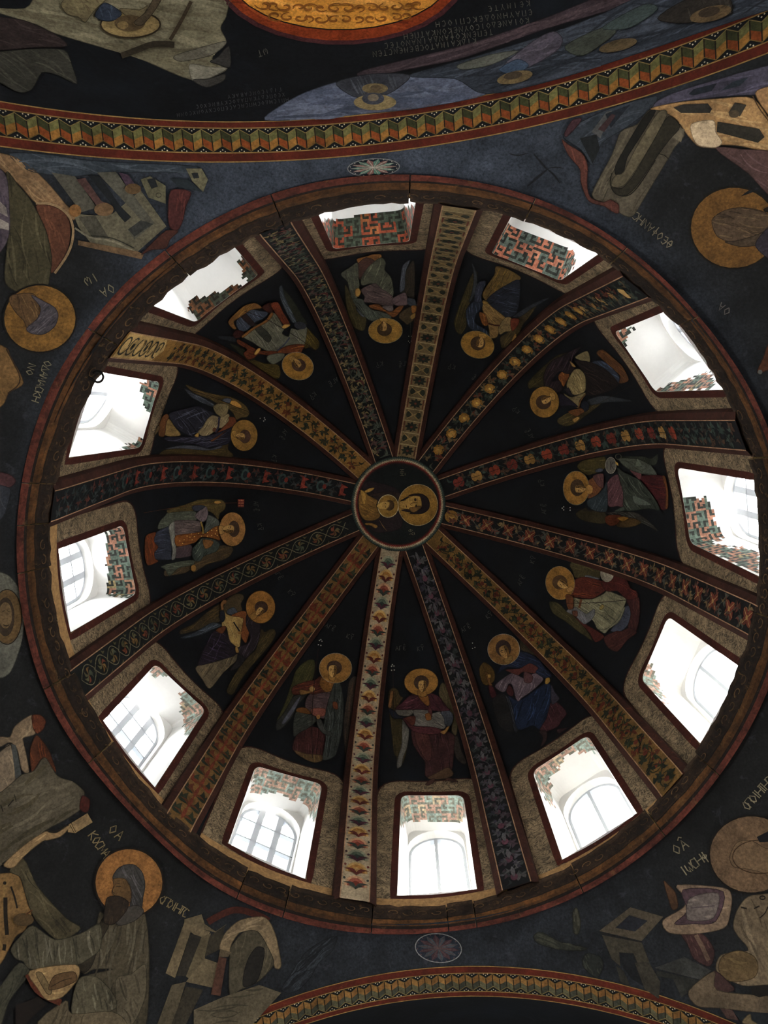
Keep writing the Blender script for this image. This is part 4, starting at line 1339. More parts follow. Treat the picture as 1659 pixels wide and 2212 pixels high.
ANG.append(((1020,1350,1260,1640), 1659, 'frescoed angel in deep blue robe and mauve tunic, above the window with sun glare', '''
part wing
p 2a2318 720,220 770,170 860,220 980,330 1080,480 980,480 860,420 730,370
d 403622 9 6 0.7,1
p 38280f 110,640 170,560 260,600 330,700 330,830 230,900 160,870 120,770
p 1a1a1c 420,1030 540,1080 600,1220 680,1560 640,1600 560,1350
d 383a3e 7 8 0.3,1
p 151312 300,1090 480,1050 580,1350 600,1600 400,1500
part robe
p 111826 540,1060 700,1130 960,960 1100,870 1170,900 1170,1150 1100,1400 1010,1560 900,1500 680,1560 600,1200
d 05080f 14 10 -0.3,1
d 233048 11 12 -0.3,1
p 2c1618 1170,1170 1260,1150 1410,1310 1330,1430 1270,1520 1100,1590 1010,1560 1110,1390
d 46272a 9 8 0.5,1
p 221614 1000,1590 1110,1590 1100,1740 1020,1820 1060,1680
p 2c1a1a 1270,1560 1400,1540 1430,1530 1300,1620
p 2a262c 1180,900 1230,1000 1300,1100 1190,1180
part tunic
p 453a3e 340,920 420,830 600,720 780,800 940,720 1060,800 1000,890 870,1000 740,1090 690,1140 650,1090 600,900 540,880 500,980 440,1000
d 261e22 8 14 -0.5,1
d 665a5c 9 14 -0.4,1
p 3a1c18 500,670 700,650 860,570 980,640 940,720 760,700 690,750 600,720
p 3a2424 780,700 900,760 880,860 780,850
p 2c1212 510,980 560,900 620,1000 600,1060 540,1040
part cloak
p 121622 440,600 560,570 600,430 720,400 850,430 1000,520 1090,650 1190,750 1100,800 950,710 990,640 860,570 700,650 540,630 420,700 380,720
d 060810 10 10 0.9,0.4
d 242c42 9 10 0.9,0.4
part halo gold
c 5c4020 470 365 235 226
o 6a6258 6 470 365 239 230
part head
c 241814 465 350 115 128 -20
p 5a4424 470,520 590,460 600,520 530,590
face 480 405 190 340 7a5c34
part hand
p 2e1012 250,900 320,940 360,1050 300,1090 260,1010
p 4a3016 190,700 250,740 270,850 300,900 250,890
p 6a5020 1090,870 1100,800 1150,790 1160,840 1120,880
p 6a5026 230,740 270,740 280,780 240,790
part staff
s 1a140c 5 30,370 140,570 220,740
dots 9a968a 8 5,350 40,335 5,270
'''))
for reg, wd, lab, tx in ANG:
    Fig('angel_fresco', lab, 'dome', reg, wd, tx, 'fresco', 'angels painted on the webs of the dome', gain=1.4)

# ------------------------------------------------------------------ crown medallion: Virgin and Child in a chequered ring
med = empty('medallion_fresco', W(dome_s(SMAX, 0.0, RD)))
tag(med, 'round fresco of a haloed Virgin and Child in a chequered ring at the dome crown', 'fresco')
def crown_disc(name, r0, r1, off, mat, cols=None, n=72, m=6, parent=med):
    """ring between two radii (pixels about the medallion's centre) laid over the meeting ribs"""
    t = np.linspace(0, 2 * math.pi, n, endpoint=False); V = []
    for r in np.linspace(r0, r1, m):
        V.append(np.c_[860.5 + r * np.cos(t), 1088.5 + r * 1.005 * np.sin(t)])
    P, Nn = hit_dome(np.concatenate(V), RD); P = P + Nn * off
    F_ = [(i * n + j, i * n + (j + 1) % n, (i + 1) * n + (j + 1) % n, (i + 1) * n + j) for i in range(m - 1) for j in range(n)]
    return mesh_obj(name, P, F_, mat, parent, [cols] * len(F_) if cols is not None else None)
crown_disc('ground', 0.5, 89, 0.0015, 'fresco', lg('101312'))
crown_disc('ring', 86, 102, 0.004, 'fresco', lg('1c1a16'), 120, 3)
p = Part('crown'); rc = ['1c2220', '2e3a32', '3a4238', '8a7a60', '8a7a60', '6a2a20', '4a1a14', '2c1412']; n = 132
for i, c in enumerate(rc):
    r = 101 - i * 1.9
    for j in range(n):
        a = (j + 0.5 * (i % 2)) / n * 2 * math.pi; da = math.pi / n; h = 1.9
        q = [(a - da, r), (a, r + h), (a + da, r), (a, r - h)]
        p.add([(860.5 + rr * math.cos(t), 1088.5 + rr * 1.005 * math.sin(t)) for t, rr in q], [(0, 1, 2, 3)], np.array(lg(c)) * rnd.uniform(0.8, 1.2), 32)
p.solve(); p.build('chequer', 'fresco', med, False)[0]['kind'] = 'stuff'
Fig('x', '', 'crown', (740, 970, 980, 1210), 1659, '''
part mantle
p 1c1415 300,590 380,480 520,500 760,570 860,650 960,720 880,760 840,840 880,960 900,1050 860,1180 660,1240 480,1240 360,1120 340,1040 560,1000 520,780
d 0c0809 14 10 1,0.2
l 5a4426 10 550,1060 600,1150 660,1220
p 241a16 400,690 640,640 860,660 880,760 560,720
part child_robe
p 5e431e 240,760 270,620 340,640 380,690 520,770 500,850 560,990 480,1060 340,1060 260,960
d 352412 9 12 1,0.35
d 86642e 9 12 0.9,0.5
p 86652e 270,610 330,650 350,720 330,830 300,800 280,700
part hand
p 8a6830 330,630 400,590 470,580 440,620 360,650
p 7a5828 340,1110 440,1110 520,1150 490,1180 420,1140 350,1130
part halo gold
c 6e5020 1125 835 300 312
o 8a7a60 7 1125 835 296 308
part veil
p 180f10 980,700 1060,670 1180,670 1270,730 1300,820 1280,900 1200,960 1080,970 1000,960 1060,930 1150,900 1185,840 1160,730 1060,700
p 1c1214 870,770 980,710 990,740 900,770
p 1c1214 880,910 1000,900 1020,940 930,930
part face
p 8a6a34 850,790 920,770 1000,720 1080,700 1160,720 1180,850 1140,900 1060,945 1000,900 920,890 850,870
p 5a4020 1000,880 1100,860 1170,850 1140,900 1060,945 1010,915
c 2a1c10 1085 755 18 22
c 2a1c10 1100 850 16 22
l 3a2612 10 1120,800 1040,800 1010,830 1040,850
l 3a2010 12 940,830 960,860 950,880
l 3a2612 8 1115,730 1120,790
l 3a2612 8 1130,830 1130,880
part child_halo gold
c 6e5222 680 852 150 166
o 9a8a6a 10 680 852 152 168
part child_head
c 3a2a18 700 840 75 80
p 8a6c38 510,850 560,800 640,780 700,800 690,860 640,900 560,900
dots 2a1c10 9 640,815 640,865 
l 3a2612 7 600,825 600,865
''', parent=med, gain=1.15)
Lines('inscription', '', 'crown', [('MH-', 864, 1014, 9, 90), ('QV-', 882, 1144, 9, 80)], '8a7e64', parent=med)

# ------------------------------------------------------------------ rib ornament, a different one on every rib
class RibPaint:
    def __init__(self, k):
        self.k = k; self.S = []; self.X = []; self.O = []; self.F = []; self.C = []; self.n = 0; self.l = 0
    def poly(self, pts, col):
        pts = np.asarray(pts, float); self.l += 1; pts[:, 1] = np.clip(pts[:, 1], -HW + 0.002, HW - 0.002)
        self.S.append(pts[:, 0]); self.X.append(pts[:, 1]); self.O.append(np.full(len(pts), RD + 0.0018 + 0.00022 * (self.l % 16)))
        self.F.append(tuple(range(self.n, self.n + len(pts)))); self.n += len(pts); self.C.append(np.array(lg(col)) * rnd.uniform(0.8, 1.2))
    def ell(self, s, x, a, b, col, t0=0.0, t1=2 * math.pi, n=12):
        t = np.linspace(t0, t1, n, endpoint=abs(t1 - t0) < 6.2); self.poly(np.c_[s + a * np.cos(t), x + b * np.sin(t)], col)
    def leaf(self, s0, x0, s1, x1, w, col, bend=0.3):
        d = np.array([s1 - s0, x1 - x0]); nn = np.array([-d[1], d[0]]); t = np.linspace(0, 1, 6)
        c = np.array([s0, x0]) + np.outer(t, d) + np.outer(bend * np.sin(t * math.pi), nn); ww = w * np.sin(t * math.pi * 0.93 + 0.1)[:, None] * nn / max(1e-6, np.linalg.norm(nn))
        self.poly(np.r_[c + ww, (c - ww)[::-1]], col)
    def line(self, pts, w, col):
        v, f = ribbon(np.asarray(pts, float), w); h = len(v) // 2
        for q in f: self.poly(v[list(q)], col)
    def build(self):
        V = rib_pt(self.k, np.concatenate(self.S), np.concatenate(self.X), np.concatenate(self.O))
        mesh_obj('painted_ornament', V, self.F, 'fresco', RIBO[self.k], self.C)['kind'] = 'stuff'
S0, S1 = 0.09, SCR - 0.03
def foliage(r, pal, step=0.03, w=0.0075, lo=S0, hi=S1):
    """running vine with palmette leaves on alternate sides"""
    t = np.arange(lo, hi, 0.008); r.l = 0; r.line(np.c_[t, 0.013 * np.sin((t - lo) / 0.088 * 2 * math.pi)], 0.003, pal[0])
    for i, s in enumerate(np.arange(lo, hi, step * 1.05)):
        sg = 1 if i % 2 else -1; x = 0.019 * sg; a0 = rnd.uniform(0, 1.2); c = rnd.choice(pal); r.l = 1
        for a in range(5):
            th = a0 + a * 2 * math.pi / 5; L = rnd.uniform(0.020, 0.029)
            r.leaf(s, x, s + L * math.cos(th), x + L * 0.85 * math.sin(th), w * rnd.uniform(0.6, 0.95), c if rnd.random() < 0.75 else rnd.choice(pal), rnd.uniform(-0.45, 0.45))
        r.leaf(s + 0.01, -x * 0.8, s + 0.035, -x * 1.9, w * 0.7, rnd.choice(pal), 0.4 * sg); r.leaf(s - 0.004, -x, s - 0.03, -x * 1.5, w * 0.6, rnd.choice(pal), -0.4 * sg)
for k in range(12):
    r = RibPaint(k)
    if k == 0:
        cyc = [('9a7456', '7a4030', '5a2418', '2a2c26'), ('9a7a48', '7a5426', '8a6a40', '4a1e18'), ('7a7a64', '4a5444', '26302a', '3a1c24')]
        for i, s in enumerate(np.arange(S0 + 0.02, S1, 0.068)):
            a, b, c, d = cyc[i % 3]; r.l = 0
            r.ell(s, 0, 0.053, 0.034, a, -1.57, 1.57); r.ell(s, 0, 0.041, 0.026, b, -1.57, 1.57); r.ell(s, 0, 0.026, 0.016, c, -1.57, 1.57)
            for sg in (-1, 1):
                r.leaf(s - 0.010, 0, s + 0.014, 0.038 * sg, 0.0065, d, -0.25 * sg); r.leaf(s - 0.014, 0, s + 0.002, 0.022 * sg, 0.006, d, -0.3 * sg)
                r.ell(s + 0.034, 0.035 * sg, 0.006, 0.004, d)
    elif k == 1:
        foliage(r, ['3a383a', '2c2830', '362a2e', '262a28', '444240'], 0.026)
        for i, s in enumerate(np.arange(S0, S1, 0.09)): r.ell(s, 0, 0.016, 0.011, '4a2c34'); r.leaf(s, 0, s + 0.05, 0.0, 0.007, '484646', 0.0)
    elif k == 2:
        foliage(r, ['1c1e14', '242818', '1a1a12', '4a2012'], 0.030, 0.008)
        for i, s in enumerate(np.arange(S0, S1, 0.085)):
            t = np.linspace(0, 5.4, 12); sg = 1 if i % 2 else -1; r.line(np.c_[s + 0.028 * np.cos(t), sg * 0.024 * np.sin(t)], 0.004, '20200f'); r.ell(s, 0, 0.011, 0.009, '4a1e12')
    elif k == 3:
        foliage(r, ['3a3c34', '4a2a20', '5a4a30', '33261e'], 0.034, 0.007)
        for i, s in enumerate(np.arange(S0, S1 - 0.05, 0.11)):
            r.l = 6
            for a in range(4):
                t = math.pi / 4 + a * math.pi / 2; r.leaf(s, 0, s + 0.036 * math.cos(t), 0.032 * math.sin(t), 0.012, '54261a', 0.0); r.line([(s, 0), (s + 0.034 * math.cos(t), 0.030 * math.sin(t))], 0.002, '8a7048')
            r.ell(s, 0, 0.007, 0.007, '7a6038')
        r.ell(S1 + 0.005, 0, 0.034, 0.030, '7a5826'); r.ell(S1 + 0.005, 0, 0.016, 0.015, '96743c')
    elif k == 4:
        foliage(r, ['26302a', '303a32', '2a2620', '3e2c20'], 0.030, 0.008)
        for i, s in enumerate(np.arange(S0 + 0.45, S1, 0.095)):
            c = ('6a2c1c', '7a5a2c', '5a241c')[i % 3]; r.l = 8; r.ell(s - 0.010, 0, 0.017, 0.024, c); r.ell(s + 0.014, 0, 0.015, 0.020, c); r.line([(s - 0.03, 0), (s + 0.03, 0)], 0.002, '1a1410')
        r.ell(S0 + 0.55, 0.012, 0.03, 0.006, '7a6440')
    elif k == 5:
        foliage(r, ['2c342c', '3a3a30', '4a261a', '22261f', '50402a'], 0.028, 0.0075)
        for i, s in enumerate(np.arange(S0 + 0.5, S1 + 0.03, 0.105)):
            r.l = 3
            for a in range(9):
                t = a * 2 * math.pi / 9; r.ell(s + 0.019 * math.cos(t), 0.016 * math.sin(t), 0.010, 0.009, '75521f', n=7)
            r.ell(s, 0, 0.018, 0.015, '8a6630'); r.ell(s, 0, 0.006, 0.006, 'a0803c')
        for i, s in enumerate(np.arange(S0 + 0.03, S0 + 0.5, 0.10)):
            a = rnd.uniform(-0.006, 0.006); r.poly([(s, a - 0.012), (s + 0.03, a - 0.022), (s + 0.04, a - 0.012), (s + 0.03, a + 0.015), (s + 0.012, a + 0.020), (s + 0.006, a)], ('9a7a48', '7a5a30')[i % 2])
    elif k == 6:
        for i, s in enumerate(np.arange(S0, S1, 0.062)):
            L = 0.058; r.l = 0
            r.poly([(s, -0.036), (s + L, -0.036), (s + L, 0.036), (s, 0.036)], '5a4a30'); r.line([(s, -0.04), (s, 0.04)], 0.004, '8a7a58')
            if i % 2:
                for a in range(8):
                    t = a * math.pi / 4; r.leaf(s + L / 2, 0, s + L / 2 + 0.026 * math.cos(t), 0.030 * math.sin(t), 0.007, '1a1c14', 0.0)
                r.ell(s + L / 2, 0, 0.006, 0.006, '4a2216')
                for sg in (-1, 1): r.line([(s + 0.004, 0.034 * sg), (s + L - 0.004, 0.034 * sg)], 0.005, '4a2216')
            else:
                for sg in (-1, 1):
                    r.ell(s + L / 2, 0.022 * sg, 0.018, 0.011, '22241a'); r.line([(s + 0.006, -0.028 * sg), (s + L - 0.006, 0.028 * sg)], 0.004, '75603a')
    elif k == 7:
        foliage(r, ['3c4238', '4a3430', '5a5038', '30342c', '6a5c3c'], 0.024, 0.0065)
        for i, s in enumerate(np.arange(S0, S1, 0.075)): r.leaf(s, -0.02, s + 0.05, 0.02, 0.006, '4a2420', 0.4); r.leaf(s, 0.02, s + 0.05, -0.02, 0.006, '3a4036', 0.4)
    elif k == 8:
        r.poly([(0.06, -0.040), (0.36, -0.040), (0.40, 0.0), (0.36, 0.040), (0.06, 0.040)], '94784a')
        for i, s in enumerate(np.arange(0.085, 0.36, 0.052)):
            t = np.linspace(0, 6.0, 14); r.line(np.c_[s + 0.022 * np.cos(t), 0.028 * np.sin(t)], 0.006, '26261f')
            if i % 2: r.ell(s, 0, 0.008, 0.012, '2a2820')
        foliage(r, ['1c2018', '24281c', '2a2414', '4a2412'], 0.030, 0.0075, 0.5)
    elif k == 9:
        foliage(r, ['222a28', '2e3230', '2a2420', '46261e'], 0.030, 0.0065)
        for i, s in enumerate(np.arange(S0 + 0.5, S1, 0.10)):
            c = '5a2018'; r.l = 8
            if i % 2:
                r.ell(s, 0, 0.020, 0.030, c, -1.57, 1.57); r.leaf(s, 0.0, s + 0.036, 0.018, 0.007, '6a2c20', .2); r.leaf(s, 0.0, s + 0.036, -0.018, 0.007, '6a2c20', -.2)
            else:
                r.ell(s, 0, 0.022, 0.026, '2e3c38'); r.ell(s, 0, 0.012, 0.016, '14181a'); r.ell(s + 0.02, 0, 0.010, 0.012, c)
    elif k == 10:
        t = np.arange(S0, S1, 0.006)
        for ph in (0, math.pi): r.line(np.c_[t, 0.030 * np.sin((t - S0) / 0.19 * 2 * math.pi + ph)], 0.0028, '5e5844')
        for s in np.arange(S0 + 0.047, S1, 0.095):
            for a in range(6):
                th = a * math.pi / 3 + rnd.uniform(-.3, .3); r.leaf(s, 0, s + 0.030 * math.cos(th), 0.024 * math.sin(th), 0.005, rnd.choice(['5a4426', '3c4032', '5a3020', '48442e']), 0.3)
            for sg in (-1, 1): r.leaf(s + 0.05, 0.03 * sg, s + 0.03, 0.038 * sg, 0.004, '46402a')
    elif k == 11:
        for i, s in enumerate(np.arange(S0, S1 + 0.02, 0.062)):
            c = '1e2218' if i % 5 != 3 else '5a2416'; r.l = 0
            for sg in (-1, 1):
                r.leaf(s, 0, s + 0.030, 0.038 * sg, 0.012, c, 0.35 * sg); r.leaf(s, 0, s + 0.045, 0.02 * sg, 0.009, rnd.choice(['262a1c', '1a1c14', '4a2214']), 0.3 * sg)
                r.leaf(s - 0.01, 0, s + 0.005, 0.036 * sg, 0.006, '4a2a16', -0.3 * sg)
            r.leaf(s - 0.02, 0, s + 0.05, 0, 0.006, '5a281a', 0.0)
    r.build()

# ------------------------------------------------------------------ folded ribbon on the two arches
def folded(nm, nv, d, R, half, cols, ph=1.36, dotr=0.0017, amp=0.0062):
    V = []; F_ = []; C_ = []
    e0, e1 = 0.022, AW - 0.016; mid = (e0 + e1) / 2; top0 = e1 - 0.002; bot0 = e0 + 0.002
    def quad(pts, col, lay):
        k = len(V)
        for (p_, e_) in pts: V.append(arch_pt(p_, e_, nv, d, R, 0.0012 + 0.0003 * lay))
        F_.append(tuple(range(k, k + len(pts)))); C_.append(np.array(lg(col)) * rnd.uniform(0.85, 1.15))
    n = int(2 * ph / half)
    for i in range(n):
        a, b = -ph + i * half, -ph + (i + 1) * half; u = amp if i % 2 else -amp; v = -u
        c = cols[i % 2]; m0, m1 = mid + u * 0.9, mid + v * 0.9
        t0, t1, b0, b1 = top0 - amp + u, top0 - amp + v, bot0 + amp + u, bot0 + amp + v
        quad([(a, m0), (b, m1), (b, t1), (a, t0)], c[0], 1); quad([(a, b0), (b, b1), (b, m1), (a, m0)], c[1], 1)
        w = 0.0010
        quad([(a, t0 - w), (b, t1 - w), (b, t1 + w), (a, t0 + w)], '6a5c38', 2); quad([(a, b0 - w), (b, b1 - w), (b, b1 + w), (a, b0 + w)], '5c4a28', 2)
        quad([(a - 0.0012, b0), (a + 0.0012, b0), (a + 0.0012, t0), (a - 0.0012, t0)], '1a140a', 2)
        if i % 2 == 0:      # white dots in the dark triangles
            for (dp, de) in ((-0.005, 0.003), (0.005, 0.003), (0, -0.003)):
                for cx, cy in ((a, top0 - amp * 0.3 + de * 0.6), (b, bot0 + amp * 0.3 - de * 0.6)):
                    quad([(cx + dp - dotr, cy), (cx + dp, cy - dotr), (cx + dp + dotr, cy), (cx + dp, cy + dotr)], 'a8a08a', 2)
    mesh_obj('folded_ribbon', V, F_, 'fresco', ARCH[nm], C_)['kind'] = 'stuff'
folded('trim_2', -NV, DT, RAT, 0.0200, (('565430', '7a5526'), ('30321c', '6a3416')))
folded('trim_3', NV, DB, RAB, 0.0170, (('4c4a36', '74552c'), ('33342a', '6a4a26')))
for nm, nv, d, R in (('trim_2', -NV, DT, RAT), ('trim_3', NV, DB, RAB)):
    for e in (0.021, AW - 0.015, 0.001, AW - 0.001):
        arch_strip('edge_line', nv, d, R, e - 0.0012, e + 0.0012, 'ochreline', ARCH[nm], 0.0018)

# ------------------------------------------------------------------ key pattern left on the window soffits
KEYS = [["####", "#...", "#.##", "#..#"], ["#.##", "#..#", "####", "...."], ["####", "...#", "##.#", "#..#"], ["#..#", "####", "#...", "#.##"]]
def soffit(i, masks, depth=(0.0, 0.75), cell=0.03, pal=('86604e', '505c52', '8e6c56', '7e7050'), ground='2c2e2a', frac=1.0, light=1.0):
    o = OPEN[i]; ol, P, Q, dirv, side, base = reveal_maps(o); wob = WOBJ[i][0]
    seg = np.linalg.norm(np.diff(P, axis=0), axis=1); cum = np.r_[0, np.cumsum(seg)]; tot = cum[-1]
    cen = P.mean(0)
    def pt(u, t):
        a = np.array([np.interp(u, cum, P[:, q]) for q in range(3)]).T; b = np.array([np.interp(u, cum, Q[:, q]) for q in range(3)]).T
        x = a + (b - a) * t; inn = (cen + dirv * (x - cen) @ dirv) if False else cen + np.outer((x - cen) @ dirv, dirv) - x
        return x + inn / np.linalg.norm(inn, axis=1)[:, None] * 0.0015
    V = []; F_ = []; C_ = []; nu = int(tot / cell); nt = max(2, int(REV / cell * (depth[1] - depth[0]) + 0.5)); G4 = 4
    gain = light; jit = nr.uniform(-5, 5, (40, 40, 2))
    for a in range(nu):
        for b in range(nt):
            K = rnd.choice(KEYS); col = pal[((a // 2) + b) % 2] if rnd.random() < 0.8 else rnd.choice(pal)
            for r_ in range(G4):
                for c_ in range(G4):
                    u0 = (a + c_ / G4) * cell; u1 = u0 + cell / G4; t0 = depth[0] + (depth[1] - depth[0]) * (b + r_ / G4) / nt; t1 = t0 + (depth[1] - depth[0]) / nt / G4
                    pc = pt(np.array([(u0 + u1) / 2]), np.array([[(t0 + t1) / 2]])); px = project(pc)
                    if not any(inpoly(px + jit[a % 40, (b * 4 + r_) % 40], np.array(m))[0] for m in masks): continue
                    q = pt(np.array([u0, u1, u1, u0]), np.array([[t0], [t0], [t1], [t1]])); kk = len(V); V += list(q); F_.append((kk, kk + 1, kk + 2, kk + 3))
                    C_.append(np.minimum(0.9, np.array(lin(col if K[r_][c_] == '#' else ground, gain)) * rnd.uniform(0.85, 1.15)))
    if V:
        mesh_obj('key_pattern', V, F_, 'fresco', wob, C_)['kind'] = 'stuff'
soffit(0, [[(855,1705),(1010,1705),(1008,1765),(985,1785),(880,1772),(862,1790)]], pal=('b09080', '8c9a90', 'b8a488', 'a88a78'), ground='75756a')
soffit(1, [[(545,1640),(710,1685),(700,1800),(650,1730),(600,1712),(545,1722)]], pal=('b09080', '8c9a90', 'b8a488', 'a88a78'), ground='75756a')
soffit(2, [[(388,1490),(455,1510),(452,1560),(430,1590),(400,1585),(390,1540)], [(325,1425),(385,1430),(385,1452),(330,1462)]], pal=('b09080', '8c9a90', 'b8a488', 'a88a78'), ground='75756a')
soffit(3, [[(232,1140),(305,1125),(308,1290),(228,1285)]])
soffit(4, [[(300,825),(355,818),(340,915),(315,880)], [(230,985),(310,945),(320,975),(210,995)]])
soffit(5, [[(400,650),(430,640),(470,630),(505,615),(535,625),(525,595),(512,560),(540,550),(580,590),(440,720)]], pal=('5a3a24', '30342a', '6a4a2c', '453020'), ground='211d18')
soffit(6, [[(690,478),(745,470),(800,452),(900,445),(900,535),(715,550)]], pal=('7a3a26', '3a4236', '86502e', '4a3a2a'), ground='26261f')
soffit(7, [[(1090,478),(1130,490),(1200,515),(1245,548),(1240,570),(1212,615),(1050,560)]], pal=('a0644e', '566058', 'a87058', 'a08656'))
soffit(8, [[(1320,715),(1372,705),(1352,745),(1338,755)], [(1405,850),(1440,832),(1500,815),(1530,800),(1550,835),(1430,855)]])
soffit(9, [[(1455,1075),(1525,1075),(1545,1120),(1560,1165),(1490,1180)], [(1490,1165),(1640,1190),(1640,1240),(1500,1180)]])
soffit(10, [[(1378,1430),(1400,1430),(1425,1490),(1440,1520),(1395,1485)]], pal=('b09080', '8c9a90', 'b8a488', 'a88a78'), ground='75756a')
soffit(11, [[(1145,1660),(1275,1580),(1295,1625),(1235,1625),(1210,1655),(1185,1680),(1200,1750),(1165,1700)]], pal=('b09080', '8c9a90', 'b8a488', 'a88a78'), ground='75756a')

# ------------------------------------------------------------------ pendentive paintings
Fig('saint_fresco', 'turbaned saint with gold halo and olive mantle, painted upside down at upper left', 'wall', (0, 300, 560, 900), 1659, '''
part throne
p 6a5238 -60,60 0,90 100,120 220,200 330,310 430,430 490,470 470,520 400,450 330,410 230,410 130,300 0,190 -60,150
d 8a7050 16 10 1,0.9
p 4a2c1e 230,430 330,430 420,480 450,570 440,680 400,770 330,860 320,760 300,600
d 5e3a28 16 8 0.3,1
s 7a6448 16 230,412 330,412 420,462 468,540 468,650 430,750 350,860
c 6a4a28 480 460 40 40
part mantle
p 353020 40,210 110,290 200,400 290,580 330,760 310,930 290,1010 200,1010 90,970 30,900 50,640 60,450
d 201c10 12 10 0.2,1
d 4a4430 14 10 0.1,1
part robe
p 453c42 -60,200 40,240 60,450 60,600 20,700 -60,740
d 2a2430 10 8 0.2,1
q 7a726a -60,480 55,540 58,585 -60,560
q 6a625c -60,340 40,440 50,500 -60,440
part halo gold
c 66481f 255 1150 228 212
o 14100a 9 255 1150 234 218
part face
p 4a3620 80,1000 210,990 250,1060 240,1150 180,1215 150,1160 100,1110 60,1040
d 2c1e12 8 8 0.3,1
d 6a5232 8 5 0.5,1
part turban
p 3c373a 200,1000 280,1040 350,1080 372,1130 350,1200 280,1250 200,1245 170,1212 240,1150 260,1080
d 25222a 8 9 0.7,-0.7
d 5a5458 7 9 0.7,-0.6
''', gain=0.85)
Fig('building_fresco', 'pale painted building with columns and red drapery beside the turbaned saint', 'wall', (0, 300, 560, 900), 1659, '''
part wall
p 2c3238 60,95 300,100 500,130 740,150 1190,170 1290,190 1310,230 1250,220 1000,215 700,215 480,240 330,230 180,200
d 454c52 14 10 1,0.1
q 454238 330,215 480,240 620,440 520,470
q 55503f 470,480 610,490 720,480 900,330 1065,560 880,722 590,680 500,560
q 3c392f 500,500 610,490 700,640 590,630
q 46443a 620,215 740,210 990,540 860,645 815,580 905,520
q 16181a 560,230 640,240 770,430 840,500 800,535 760,490 700,400
q 2b2b28 820,580 900,520 980,545 860,625
s 6c6654 12 480,570 580,640 710,645 860,720
s 26251f 7 580,620 720,630 860,700
q 5a4630 500,650 560,660 880,720 920,740 905,770 500,680
q 58543f 900,260 960,240 1060,300 1060,415 950,375
q 58543f 1190,190 1290,190 1330,260 1300,340 1230,270
q 1b1d1e 940,260 990,250 1010,305 970,320
q 1b1d1e 1225,220 1265,215 1275,250 1240,255
o 3a372c 6 1015 360 16 14
q 1b2124 1080,250 1200,260 1300,340 1150,310
part column
q 46302c 490,260 545,250 650,400 700,415 640,455
q 40303c 760,215 820,230 870,300 820,320
part capital
c 5e4830 665 452 62 42
c 544028 850 320 52 34
part drapery
p 3c1c1a 1095,330 1220,340 1190,430 1170,520 1140,580 1090,570 1075,480
d 5a2e28 9 8 -0.1,1
p 3c2018 905,740 960,680 1060,590 1140,590 1090,640 1060,700 970,710
''', gain=0.85)
Fig('building_fresco', 'curved stone basin and blue grey building painted below the arch, upper right', 'wall', (1200, 130, 1659, 520), 1659, '''
part wall
p 2d3238 60,600 140,520 240,460 420,380 780,280 740,380 560,520 360,650 290,820 200,700
d 454b52 12 10 1,-0.4
q 4a4a48 280,560 400,400 440,395 350,610
q 1a1e24 390,420 585,345 430,530
q 3a2828 330,540 440,420 470,430 380,560
q 17191a 190,610 320,580 345,690 290,810
p 4a4336 285,1045 440,740 510,560 640,500 720,400 790,390 890,430 1010,570 930,680 880,770 830,850 690,1080 600,1220 500,1190 490,1120 380,1110
d 5e5644 16 14 -0.5,1
d 2e291f 10 8 -0.5,1
q 5c5444 910,520 1010,540 980,640 890,590
part basin
p 14120d 465,880 480,800 640,520 720,410 780,400 660,600 560,760 530,880 490,905
p 524a38 445,930 480,895 530,875 620,700 800,410 870,430 700,740 560,950 500,990 440,985
p 27231a 440,990 520,1000 620,880 760,640 880,440 970,520 890,620 800,740 650,960 560,1050 480,1050
s 16130d 7 440,880 420,960 460,1050 560,1070 640,1000 780,780
s 16130d 6 800,730 850,740 880,770
part ribbon
p 4a2a22 50,620 100,660 210,730 250,830 245,960 270,1070 370,1110 430,1090 490,1130 490,1195 440,1180 380,1140 260,1100 200,960 190,850 100,740
d 6a3c30 10 8 0.3,1
p 382226 70,570 130,470 200,455 180,500 90,595
''', gain=0.8)
Fig('building_fresco', 'cream painted building with dark window slots at the upper right edge', 'wall', (1200, 130, 1659, 520), 1659, '''
part wall
p 33303a 780,330 1000,230 1800,20 1800,260 1540,270 1290,285 960,325 740,375
d 464250 14 8 1,-0.2
q 12151b 1040,265 1080,225 1260,180 1220,240 1080,275
q 20262c 1290,240 1380,170 1510,130 1440,200
p 7a5e3c 740,380 960,330 1290,300 1540,300 1700,500 1850,600 1850,750 1659,722 1450,670 1290,660 1250,685 1130,675 1080,640 1020,570 960,480 880,420
d 8e7450 22 14 1,0.2
p a28e72 1060,500 1230,470 1250,560 1300,640 1250,680 1130,670 1080,620
p 74583a 1560,260 1700,200 1850,200 1850,560 1700,470
s 3c2c1c 9 1540,280 1590,380 1700,520 1800,600
part window_slot
q 201d17 1265,480 1590,535 1632,600 1580,645 1258,560
q 201d19 920,370 1000,345 1190,338 1222,380 1205,412 980,412
q 28241d 1400,330 1490,350 1440,440 1350,410
c 3a3022 1395 420 42 30
part drapery
p 3c2b28 1250,690 1450,695 1800,760 1850,1200 1660,1050 1500,880
d 544040 12 8 1,0.7
''', gain=1.25)
